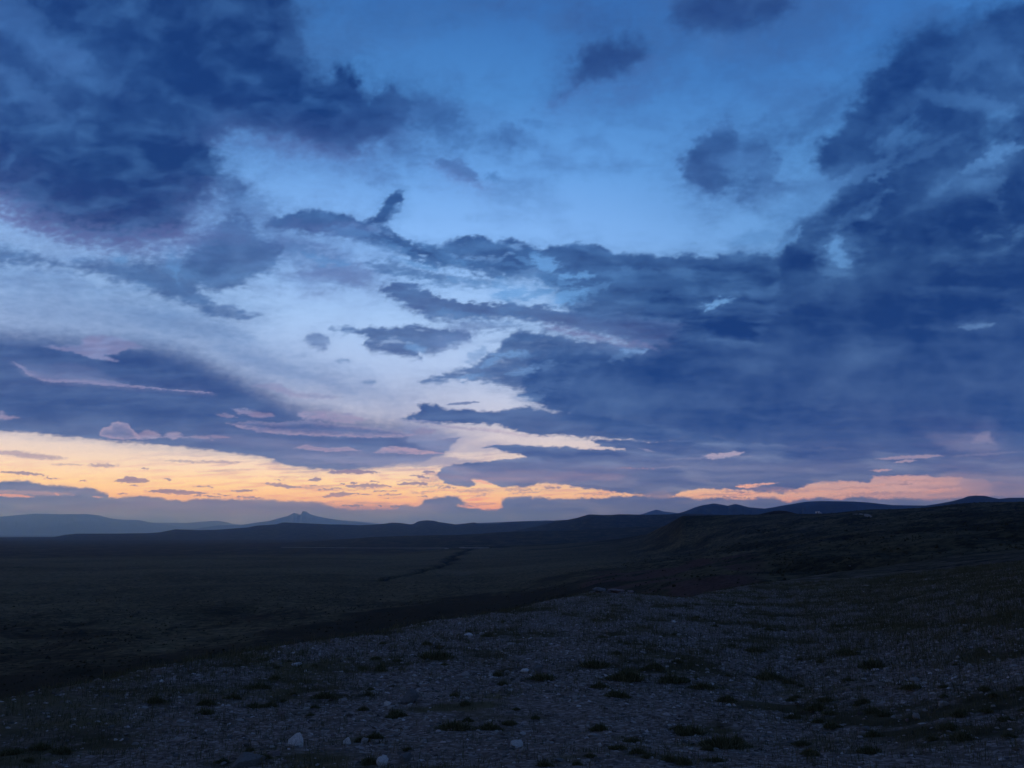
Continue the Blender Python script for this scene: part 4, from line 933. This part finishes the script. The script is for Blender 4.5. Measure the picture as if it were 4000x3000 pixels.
def chip_mat():
    n = NT('stone_chips'); at_ = n.n('Attribute', attribute_name='tone'); s = n.n('SeparateColor'); n.l(at_.outputs['Color'], s.inputs[0])
    a = n.ramp(s.outputs[0], [(0.0, (0.07, 0.052, 0.045)), (0.5, (0.19, 0.15, 0.13)), (0.85, (0.33, 0.275, 0.25)), (1.0, (0.52, 0.47, 0.44))])
    b = n.ramp(s.outputs[0], [(0.0, (0.06, 0.055, 0.048)), (0.6, (0.18, 0.165, 0.145)), (1.0, (0.40, 0.37, 0.33))])
    c = n.mix(n.math('GREATER_THAN', s.outputs[1], 0.55), a, b)
    bsdf(n, c, 0.92, None, 0.15); return n.m
CHIP = chip_mat()
gravel('gravel', 140000, 5.5, 75, 0.0195, 11, CHIP, 1.25)

# ------------------------------------------------------------------ grass and small plants
def blades(x, y, r, g, h, lean, nb, spread, wid):
    """nb bent blades at each point; returns verts (two triangles a blade) and faces"""
    n = len(x)
    X = np.repeat(x, nb) + g.normal(0, 1, n * nb) * np.repeat(spread, nb); Y = np.repeat(y, nb) + g.normal(0, 1, n * nb) * np.repeat(spread, nb)
    H = np.repeat(h, nb) * g.uniform(0.5, 1.25, n * nb); W = np.repeat(wid, nb) * 0.5
    th = g.uniform(0, 2 * math.pi, n * nb); ln = np.abs(g.normal(0, lean, n * nb)) * H
    z = gz(X, Y) + EZ - 0.01
    # blade width is turned every way round
    ph = g.uniform(0, math.pi, n * nb); wx, wy = np.cos(ph) * W, np.sin(ph) * W
    mx, my = X + np.cos(th) * ln * 0.35, Y + np.sin(th) * ln * 0.35
    tx, ty = X + np.cos(th) * ln, Y + np.sin(th) * ln
    V = np.stack([np.stack([X - wx, Y - wy, z], -1), np.stack([X + wx, Y + wy, z], -1), np.stack([mx + wx * .7, my + wy * .7, z + H * 0.6], -1),
                  np.stack([mx - wx * .7, my - wy * .7, z + H * 0.6], -1), np.stack([tx, ty, z + H], -1)], 1)
    N = n * nb; b = 5 * np.arange(N)[:, None]
    return V.reshape(-1, 3), b + np.array([[0, 1, 2, 3]]), b + np.array([[3, 2, 4]])
def leaf_mat(name, lo, mid, hi):
    n = NT(name); at_ = n.n('Attribute', attribute_name='tone'); s = n.n('SeparateColor'); n.l(at_.outputs['Color'], s.inputs[0])
    c = n.ramp(s.outputs[0], [(0.0, lo), (0.6, mid), (1.0, hi)])
    bsdf(n, c, 0.85, None, 0.1); return n.m
GRASS = leaf_mat('grey_green_grass', (0.045, 0.044, 0.021), (0.095, 0.090, 0.044), (0.22, 0.18, 0.105))
SAGE = leaf_mat('dark_sage_leaves', (0.022, 0.019, 0.010), (0.048, 0.043, 0.022), (0.11, 0.098, 0.055))
TUFT = leaf_mat('dark_tuft_leaves', (0.045, 0.045, 0.020), (0.10, 0.098, 0.045), (0.22, 0.20, 0.11))
def grass(name, n, r0, r1, p, seed, h0, nb, label):
    x, y, r, a, g = scatter(n, (-42, 42), r0, r1, p, seed)
    d = gravel_density(x, y); rt = sstep(12, 28, a)
    cl = sstep(-0.1, 0.35, fbm(x / 0.9, y / 0.9, 3, 301))
    k = (g.random(n) < np.clip((1.05 - d) * (0.35 + 0.65 * cl) + 0.35 * rt + 0.45 * sstep(-8, -26, a) + 0.10, 0, 1)) & (r < edge_at(a) * 1.25)
    x, y, r = x[k], y[k], r[k]; n = len(x)
    sc_ = np.clip(r / 14, 0.8, 2.6)
    h = h0 * np.exp(g.normal(0, 0.35, n)) * np.clip(sc_, 0.8, 1.7)
    V, q, t = blades(x, y, r, g, h, 0.55, nb, 0.045 * sc_ , 0.006 * sc_)
    o = mesh_obj(name, V, [q, t], GRASS)
    tn = np.repeat(np.clip(np.repeat(g.random(n), nb) * 0.6 + g.random(n * nb) * 0.4, 0, 1), 5)
    attr(o.data, 'tone', (tn, tn, tn))
    return tag(o, label, 'grass', kind='stuff')
grass('grass', 110000, 5.5, 90, 1.15, 21, 0.095, 7, 'short sparse grey green grass growing through the gravel of the near slope')

# separate low shrubs and tufts one can point at
def make_shrub(seed, w, h, nb=900):
    g = np.random.default_rng(seed)
    # clump of many short twigs and leaves in a low uneven dome
    th = g.uniform(0, 2 * math.pi, nb); rr = np.sqrt(g.random(nb)); 
    rr = np.where(g.random(nb) < 0.2, rr * 1.35, rr); lob = 1 + 0.22 * np.sin(3 * th + seed) + 0.14 * np.sin(5 * th + 2 * seed)
    bx = rr * np.cos(th) * lob; by = rr * np.sin(th) * lob
    hz = (1 - 0.7 * rr ** 1.5) * g.uniform(0.15, 1.1, nb) * (1 + 0.2 * np.sin(4 * th + 1.7 * seed))
    hz = np.where(g.random(nb) < 0.14, hz * 1.7, hz)
    tx = bx * 1.12 + g.normal(0, 0.09, nb); ty = by * 1.12 + g.normal(0, 0.09, nb)
    z0 = hz * g.uniform(0.0, 0.6, nb)
    ph = g.uniform(0, math.pi, nb); W = 0.020
    wx, wy = np.cos(ph) * W, np.sin(ph) * W
    V = np.stack([np.stack([bx - wx, by - wy, z0], -1), np.stack([bx + wx, by + wy, z0], -1), np.stack([(bx + tx) / 2 + wx, (by + ty) / 2 + wy, (z0 + hz) / 2 + .05], -1),
                  np.stack([(bx + tx) / 2 - wx, (by + ty) / 2 - wy, (z0 + hz) / 2 + .05], -1), np.stack([tx, ty, np.maximum(hz, z0 + .08)], -1)], 1).reshape(-1, 3)
    V = V * np.array([w / 2, w / 2, h])
    b = 5 * np.arange(nb)[:, None]
    return V, b + np.array([[0, 1, 2, 3]]), b + np.array([[3, 2, 4]]), np.repeat(g.random(nb), 5)
SHR = {}
def shrub(u, v, wpx, hpx, label, group=None, name='shrub', cat='shrub', seed=0):
    x, y, z, r = at(u, v + hpx * 0.4); D = math.hypot(r, z)
    w = wpx / F * D; h = min(hpx / F * D * 0.6, w * 0.4)
    k = seed % 6
    if k not in SHR:
        e = bpy.data.objects.new(name, None); COL.objects.link(e)
        V, q, t, tn = make_shrub(500 + k, 2.0, 1.0, 1500)
        o = mesh_obj('foliage', V, [q, t], TUFT, e); attr(o.data, 'tone', (tn, tn, tn))
        g = np.random.default_rng(k); SV = []; SF = []
        for j in range(9):     # woody stems
            a = g.uniform(0, 2 * math.pi); rr = g.uniform(.3, .8); b = len(SV)
            p0 = np.array([0.06 * math.cos(a), 0.06 * math.sin(a), -0.05]); p1 = np.array([rr * math.cos(a), rr * math.sin(a), 0.55 * (1 - rr * .4)])
            for p, q_ in ((p0, .03), (p1, .008)):
                for c in range(4): SV.append(p + q_ * np.array([math.cos(c * math.pi / 2), math.sin(c * math.pi / 2), 0]))
            SF += [[b + c, b + (c + 1) % 4, b + 4 + (c + 1) % 4, b + 4 + c] for c in range(4)]
        mesh_obj('stem', SV, np.array(SF), WOOD, e)
        SHR[k] = e
    else:
        e = SHR[k].copy(); COL.objects.link(e)
        for c in SHR[k].children:
            d = c.copy(); COL.objects.link(d); d.parent = e
    e.location = (x, y, z + EZ); e.scale = (w / 2, w / 2 * 0.8, h); e.rotation_euler = (0, 0, random.uniform(-.4, .4) + math.pi * random.choice([0, 1]))
    return tag(e, label, cat, group)
WOOD = plain_noise_mat('grey_twig', (0.03, 0.026, 0.022), (0.08, 0.07, 0.06), 20)
SHRUBS = [
 (1560,1602,78,36,'largest dark low shrub, wide and rounded, near the bottom right of centre'),
 (1491,1577,54,30,'broad dark shrub touching the upper left of the largest low shrub'),
 (1353,1456,72,34,'wide dark tuft right of the paired stones'),
 (1452,1463,52,30,'dark shrub right of the wide dark tuft'),
 (1295,1478,32,22,'small round tuft left of a wider one, right of centre'),
 (1332,1497,50,22,'low spreading tuft below the wide dark tuft'),
 (1285,1432,58,26,'shaggy tuft up the slope, above the small round tuft'),
 (1415,1437,38,24,'round tuft directly above two dark shrubs right of centre'),
 (983,1566,66,28,'wide ragged tuft in the middle of the gravel near the bottom'),
 (1057,1568,46,22,'ragged tuft just right of the wide ragged one'),
 (943,1412,66,30,'broad low shrub in mid gravel left of centre'),
 (856,1540,40,24,'dark tuft in front of the big grey boulder'),
 (799,1641,36,26,'dark tuft at the bottom edge left of the white rounded stone'),
 (1171,1460,50,22,'tuft in front of the grey humped stone'),
 (1295,1568,34,26,'upright tuft above the long pale flat stone'),
 (1662,1457,46,28,'dark round shrub alone on the gravel, right'),
 (1630,1401,36,18,'small dark tuft up the slope above the lone round shrub'),
 (1886,1432,46,30,'dark tuft behind the round pale stone on the right slope'),
 (1833,1408,42,18,'low tuft up left of the tuft by the round pale stone'),
 (1973,1483,40,20,'dark tuft in front of the domed pale stone'),
 (1766,1526,38,24,'tilted dark tuft midway across the right slope'),
 (1715,1544,28,24,'small dark tuft left of the tilted one'),
 (1910,1541,30,16,'tuft next to the small pale stones low on the right slope'),
 (1799,1566,34,18,'low tuft below the tilted dark tuft'),
 (1478,1463,24,24,'small tuft touching the right of the dark shrub beside the wide dark tuft'),
 (1571,1508,36,22,'tuft above the largest low shrub and the small white sliver stone'),
 (1518,1481,50,20,'flat spreading tuft between the dark shrubs and the lone round shrub'),
 (335,1509,34,22,'dark tuft in the grass at far left'),
 (1466,1571,30,22,'small tuft on the left side of the broad dark shrub'),
 (1100,1560,30,14,'tiny tuft above the white jagged stone'),
 (1880,1620,40,20,'dark tuft near the bottom right below the grey wedge stone'),
 (2080,1590,40,22,'dark tuft close to the right side near the bottom'),
 (700,1500,44,20,'low tuft between the pale flat stone and the greenish oval stone'),
 (560,1480,44,18,'low tuft in the grass right of the lone pale stone at left'),
]
for i, (u, v, w, h, lab) in enumerate(SHRUBS):
    shrub(u, v, w, h, lab, seed=i)
for i in range(140):
    for _ in range(60):
        u = random.uniform(-20, 2230); v = 1300 + 350 * random.random()
        if v > 1506 - 0.172 * u + 14 and (u < 1300 or v > 1310 - (u - 1300) * 0.09) and gravel_density(*[np.array([c]) for c in at(u, v)[:2]])[0] < 0.75: break
    if any(abs(u - b[0]) < 26 and abs(v - b[1]) < 16 for b in SHRUBS): continue
    if any(abs(u - b[0]) < 26 and -5 < v - b[1] < 26 for b in BIG if b[2] > 18): continue
    k = 0.45 + (v - 1300) / 350 * 0.9
    shrub(u, v, random.uniform(14, 32) * k, random.uniform(9, 18) * k, 'low dark tuft scattered among the gravel and grass of the near slope', 'low dark tufts on the near slope', seed=i)

# sagebrush of the slopes and flats beyond: far too many to count
def sagebrush():
    g = np.random.default_rng(77); parts = []
    for n, a0, a1, r0, r1, s0 in ((26000, -42, 42, 90, 700, 0.45), (9000, 6, 42, 70, 500, 0.42), (9000, 8, 44, 500, 1300, 0.75)):
        a = np.radians(g.uniform(a0, a1, n)); p = 1.0; r = (r0 ** p + (r1 ** p - r0 ** p) * g.random(n)) ** (1 / p)
        x, y = r * np.sin(a), r * np.cos(a)
        k = (g.random(n) < 0.25 + 0.75 * sstep(-0.2, 0.4, fbm(x / 45, y / 45, 4, 401))) & (r > 1.3 * edge_at(np.degrees(a)))
        k &= ~((np.degrees(np.arctan2(x, y)) > 4) & (np.degrees(np.arctan2(x, y)) < 18) & (r < 520) & (g.random(n) < 0.75))
        x, y, r = x[k], y[k], r[k]; parts.append((x, y, r, s0 * 0.7 * np.exp(g.normal(0, .35, len(x)))))
    x, y, r, s = [np.concatenate(q) for q in zip(*parts)]
    n = len(x)
    # each a ragged dome of ten leaning leaf planes
    nb = 8
    th = g.uniform(0, 2 * math.pi, (n, nb)); rr = g.uniform(0.1, 0.8, (n, nb)); S = s[:, None]
    cx = x[:, None] + np.cos(th) * rr * S; cy = y[:, None] + np.sin(th) * rr * S; z = (gz(x, y) + EZ)[:, None]
    h = S * (1.0 - 0.6 * rr) * g.uniform(.6, 1.1, (n, nb)); ph = g.uniform(0, math.pi, (n, nb)); w = S * g.uniform(.25, .5, (n, nb))
    V = np.stack([np.stack([cx - np.cos(ph) * w, cy - np.sin(ph) * w, z - 0.1 + 0 * cx], -1), np.stack([cx + np.cos(ph) * w, cy + np.sin(ph) * w, z - 0.1 + 0 * cx], -1),
                  np.stack([cx + np.cos(ph) * w * .7 + .1 * S, cy + np.sin(ph) * w * .7, z + h * .8], -1), np.stack([cx - np.cos(ph) * w * .8, cy - np.sin(ph) * w * .8 + .1 * S, z + h], -1)], 2)
    N = n * nb
    o = mesh_obj('sagebrush', V.reshape(-1, 3), 4 * np.arange(N)[:, None] + np.array([[0, 1, 2, 3]]), SAGE)
    tn = np.repeat(np.repeat(g.random(n), nb) * .5 + g.random(N) * .5, 4); attr(o.data, 'tone', (tn, tn, tn))
    tag(o, 'dark sagebrush covering the slopes and flats beyond the gravel', 'sagebrush', kind='stuff')
sagebrush()

# ------------------------------------------------------------------ tracks
def strip(name, pts, width, mat, lift=0.15):
    P = []
    uu = np.array([p[0] for p in pts], float); vv = np.array([p[1] for p in pts], float)
    nn = max(8, int(abs(uu[-1] - uu[0]) / 5))
    for u in np.linspace(uu[0], uu[-1], nn):
        v = float(np.interp(u, uu, vv)); x, y, z, r = at(u, v); P.append((x, y, r))
    rm = np.array([p[2] for p in P]); w5 = np.ones(7) / 7; rs = np.convolve(np.pad(rm, 3, mode='edge'), w5, 'valid')
    P = [(p[0] * q / p[2], p[1] * q / p[2]) for p, q in zip(P, rs)]
    P = np.array(P); d = np.gradient(P, axis=0); s = np.concatenate([[0], np.cumsum(np.hypot(*np.diff(P, axis=0).T))])
    q = np.linspace(0, s[-1], max(30, int(s[-1] / 6))); X = np.interp(q, s, P[:, 0]); Y = np.interp(q, s, P[:, 1])
    dx, dy = np.gradient(X), np.gradient(Y); l = np.hypot(dx, dy); nx, ny = -dy / l, dx / l
    V = []
    for k in (-1, -.5, 0, .5, 1):
        xx, yy = X + nx * k * width / 2, Y + ny * k * width / 2
        V.append(np.stack([xx, yy, gz(xx, yy) + EZ + lift * (1 if abs(k) < 1 else -0.5)], -1))
    V = np.stack(V, 1); n = len(q); i = np.arange(n - 1)[:, None]; j = np.arange(4)[None]
    f = np.stack([i * 5 + j, i * 5 + j + 1, (i + 1) * 5 + j + 1, (i + 1) * 5 + j], -1).reshape(-1, 4)
    o = mesh_obj(name, V.reshape(-1, 3), f, mat, smooth=True); return tag(o, kind='structure')
DIRT = plain_noise_mat('pale_dirt', (0.16, 0.14, 0.125), (0.30, 0.27, 0.24), 0.4)
strip('dirt_track', [(1846,1110.5),(1858,1110.2),(1870,1111.5),(1884,1113.2),(1896,1115)], 6, DIRT, 0.35)
strip('road', [(608,1182.5),(680,1183),(760,1184),(840,1184.3),(920,1184.3),(990,1184),(1060,1184)], 16, DIRT, 1.2)

# ------------------------------------------------------------------ camper truck on the ridge
def box(cx, cy, cz, sx, sy, sz, taper=(1, 1), shift=0.0):
    v = []
    for z, t in ((-1, 1), (1, 0)):
        kx = 1 if z < 0 else taper[0]; ky = 1 if z < 0 else taper[1]
        for a, b in ((-1, -1), (1, -1), (1, 1), (-1, 1)):
            v.append((cx + a * sx / 2 * kx + (shift if z > 0 else 0), cy + b * sy / 2 * ky, cz + z * sz / 2))
    f = np.array([[0, 3, 2, 1], [4, 5, 6, 7], [0, 1, 5, 4], [1, 2, 6, 5], [2, 3, 7, 6], [3, 0, 4, 7]])
    return np.array(v), f
def boxes(name, L, mat, parent, bevel=0.0):
    V = []; Fs = []; n = 0
    for b in L:
        v, f = box(*b) if not isinstance(b, dict) else box(**b); V.append(v); Fs.append(f + n); n += 8
    o = mesh_obj(name, np.vstack(V), np.vstack(Fs), mat, parent)
    if bevel:
        m = o.modifiers.new('soft_edges', 'BEVEL'); m.width = bevel; m.segments = 2
    return o
def flat_mat(name, c, rough=0.5):
    n = NT(name); P = pos(n); q = n.noise(P, 3.0, 4, 0.6)
    col = n.ramp(q, [(0.3, tuple(k * 0.88 for k in c)), (0.7, c)]); bsdf(n, col, rough, None, 0.4); return n.m
WHITE = flat_mat('white_paint', (0.78, 0.78, 0.78)); GLASS = flat_mat('dark_window_glass', (0.02, 0.02, 0.025), 0.1); TYRE = flat_mat('black_rubber', (0.02, 0.02, 0.02), 0.9)
DGREY = flat_mat('dark_grey_trim', (0.06, 0.06, 0.065)); STEEL = flat_mat('galvanised_steel', (0.25, 0.26, 0.27), 0.45)
def wheel(parent, x, y, rad):
    n = 20; V = []; 
    for yy in (-.12, .12):
        for i in range(n): V.append((math.cos(i * 2 * math.pi / n) * rad, yy, math.sin(i * 2 * math.pi / n) * rad))
    V += [(0, -.12, 0), (0, .12, 0)]
    q = [[i, (i + 1) % n, n + (i + 1) % n, n + i] for i in range(n)]; t = [[(i + 1) % n, i, 2 * n] for i in range(n)] + [[n + i, n + (i + 1) % n, 2 * n + 1] for i in range(n)]
    o = mesh_obj('wheel', V, [np.array(q), np.array(t)], TYRE, parent); o.location = (x, y, rad)
    V2 = [(v[0] * .55, v[1] * 1.08, v[2] * .55) for v in V]
    mesh_obj('rim', V2, [np.array(q), np.array(t)], STEEL, o)
def camper():
    a, _ = az_el(1768, 1108); a = math.radians(float(a)); rr = np.linspace(850, 1400, 300)
    k = int(np.argmax(gz(rr * math.sin(a), rr * math.cos(a)) / rr)); r = rr[k] - 4; x, y = r * math.sin(a), r * math.cos(a); z = float(gz(x, y))
    e = bpy.data.objects.new('camper_truck', None); COL.objects.link(e)
    e.location = (x, y, z + EZ + 0.1); e.rotation_euler = (0, 0, math.radians(-12)); e.scale = (1.15, 1.15, 1.15)
    tag(e, 'small white camper truck parked on the dark ridge skyline at right', 'camper truck')
    boxes('camper_body', [(-1.55, 0, 1.75, 3.3, 2.1, 1.9), (0.75, 0, 2.45, 1.5, 2.0, 0.75, (0.92, 0.95))], WHITE, e, 0.06)
    boxes('chassis', [(0, 0, 0.62, 6.4, 1.7, 0.3), (3.2, 0, 0.6, 0.18, 1.9, 0.25)], DGREY, e)
    cab = boxes('cab', [(1.2, 0, 1.05, 2.0, 1.9, 0.7), (2.75, 0, 1.0, 1.1, 1.85, 0.6, (0.92, 0.95)), dict(cx=1.15, cy=0, cz=1.72, sx=1.7, sy=1.8, sz=0.64, taper=(0.72, 0.88), shift=-0.15)], WHITE, e, 0.05)
    for s in (-1, 1):
        o = boxes('window', [(1.1, s * 0.875, 1.68, 1.1, 0.03, 0.42)], GLASS, e); o.rotation_euler = (0, 0, 0)
        boxes('window', [(-1.5, s * 1.06, 1.95, 0.9, 0.03, 0.5)], GLASS, e)
        boxes('headlight', [(3.31, s * 0.7, 1.02, 0.05, 0.28, 0.16)], STEEL, e)
        wheel(e, 2.2, s * 0.85, 0.4); wheel(e, -1.7, s * 0.85, 0.4)
    boxes('windscreen', [dict(cx=2.0, cy=0, cz=1.68, sx=0.05, sy=1.5, sz=0.5, shift=-0.3)], GLASS, e)
    boxes('door', [(-1.0, -1.07, 1.5, 0.7, 0.03, 1.4)], DGREY, e)
camper()

# ------------------------------------------------------------------ masts on the far hill
def beam(p, q, w):
    p = np.array(p, float); q = np.array(q, float); d = q - p; d /= np.linalg.norm(d)
    a = np.cross(d, [0.3, 0.9, 0.1]); a /= np.linalg.norm(a); b = np.cross(d, a); V = []
    for c in (p, q):
        for s, t in ((-1, -1), (1, -1), (1, 1), (-1, 1)): V.append(c + (a * s + b * t) * w / 2)
    return np.array(V), np.array([[0, 3, 2, 1], [4, 5, 6, 7], [0, 1, 5, 4], [1, 2, 6, 5], [2, 3, 7, 6], [3, 0, 4, 7]])
def beams(name, L, mat, parent):
    V = []; Fs = []; n = 0
    for p, q, w in L:
        v, f = beam(p, q, w); V.append(v); Fs.append(f + n); n += 8
    return mesh_obj(name, np.vstack(V), np.vstack(Fs), mat, parent)
def mast(u, v, px, base_w, label, dishes):
    a, t = az_el(u, v); a = math.radians(float(a)); r = 9800.0; t = float(t)
    e = bpy.data.objects.new('radio_mast', None); COL.objects.link(e); e.location = (r * math.sin(a), r * math.cos(a), r * t + EZ - 3)
    tag(e, label, 'radio mast')
    H = px / F * r; w = base_w; L = []
    cs = [(-w, -w), (w, -w), (w, w), (-w, w)]; top = 0.35; th = w * 0.16
    for cx, cy in cs: L.append(((cx, cy, 0), (cx * top, cy * top, H), th * 1.4))
    n = 9
    for k in range(n):
        z0, z1 = H * k / n, H * (k + 1) / n; k0 = 1 - (1 - top) * k / n; k1 = 1 - (1 - top) * (k + 1) / n
        for i in range(4):
            c, d = cs[i], cs[(i + 1) % 4]
            L.append(((c[0] * k0, c[1] * k0, z0), (d[0] * k1, d[1] * k1, z1), th)); L.append(((c[0] * k1, c[1] * k1, z1), (d[0] * k1, d[1] * k1, z1), th))
    beams('lattice', L, STEEL, e)
    beams('antenna', [((0, 0, H), (0, 0, H * 1.18), th * 1.3)], STEEL, e)
    for k in range(dishes):
        n = 16; V = [(0, -0.4, 0)] + [(math.cos(i * 2 * math.pi / n) * w * .8, 0, math.sin(i * 2 * math.pi / n) * w * .8) for i in range(n)] + [(0, -1.0, 0)]
        f = [[0, 1 + i, 1 + (i + 1) % n] for i in range(n)] + [[n + 1, 1 + (i + 1) % n, 1 + i] for i in range(n)]
        o = mesh_obj('dish', V, np.array(f), WHITE, e); o.location = (w * .3, -w * 1.0, H * (0.55 + 0.2 * k))
mast(1780.5, 1082.6, 8.5, 2.0, 'tall thin lattice radio mast on the broad blue hilltop at right', 2)
mast(1789.5, 1082.6, 4.0, 1.2, 'short radio mast just right of the tall one on the blue hilltop', 1)

# ------------------------------------------------------------------ air
def haze():
    R = 61500.0; z0 = EZ - 420; z1 = EZ + 1250
    v, f = box(0, 0, (z0 + z1) / 2, 2 * R, 2 * R, z1 - z0)
    n = NT('evening_haze'); pv = n.n('VolumePrincipled'); pv.inputs['Color'].default_value = HAZE_COL; pv.inputs['Density'].default_value = HAZE_D; pv.inputs['Anisotropy'].default_value = 0.88; pv.inputs['Absorption Color'].default_value = (1, 1, 1, 1)
    n.l(pv.outputs[0], n.out.inputs['Volume'])
    o = mesh_obj('haze', v, f, n.m); tag(o, kind='stuff')
    o['label'] = 'thin blue evening haze over the whole plain'; o['category'] = 'haze'
HAZE_COL = (0.24, 0.50, 1.0, 1); HAZE_D = 4.0e-5
haze()

# ------------------------------------------------------------------ light, camera
w = bpy.data.worlds.new('World'); sc.world = w; w.use_nodes = True
bg = w.node_tree.nodes['Background']; st = w.node_tree.nodes.new('ShaderNodeTexSky'); st.sky_type = 'NISHITA'; st.sun_disc = False
st.sun_elevation = math.radians(-2.5); st.sun_rotation = math.radians(-18)
w.node_tree.links.new(st.outputs[0], bg.inputs[0]); bg.inputs[1].default_value = 0.05
sun = bpy.data.lights.new('sun', 'SUN'); sun.energy = 0.02; sun.angle = math.radians(25); sun.color = (1.0, 0.62, 0.42)
so = bpy.data.objects.new('sun', sun); COL.objects.link(so); so.location = (0, 0, 400)
so.rotation_euler = (math.radians(90 - 3), 0, math.radians(180 + 18))
cam = bpy.data.cameras.new('camera'); co = bpy.data.objects.new('camera', cam); COL.objects.link(co)
cam.sensor_fit = 'HORIZONTAL'; cam.sensor_width = 36; cam.lens = 36 * F / 2212; cam.clip_start = 0.1; cam.clip_end = 300000
co.location = (0, 0, EZ); co.rotation_euler = (math.pi / 2 + PITCH, 0, 0)
sc.camera = co
sc.render.engine = 'CYCLES'; DENOISE = True
c = sc.cycles
c.max_bounces = 4; c.diffuse_bounces = 2; c.glossy_bounces = 2; c.volume_bounces = 2; c.transparent_max_bounces = 8
c.use_denoising = DENOISE; c.denoiser = 'OPENIMAGEDENOISE'; c.denoising_input_passes = 'RGB_ALBEDO_NORMAL'; c.denoising_prefilter = 'ACCURATE'; c.use_adaptive_sampling = False
sc.view_settings.view_transform = 'Standard'; sc.view_settings.look = 'None'; sc.view_settings.exposure = 0; sc.view_settings.gamma = 1
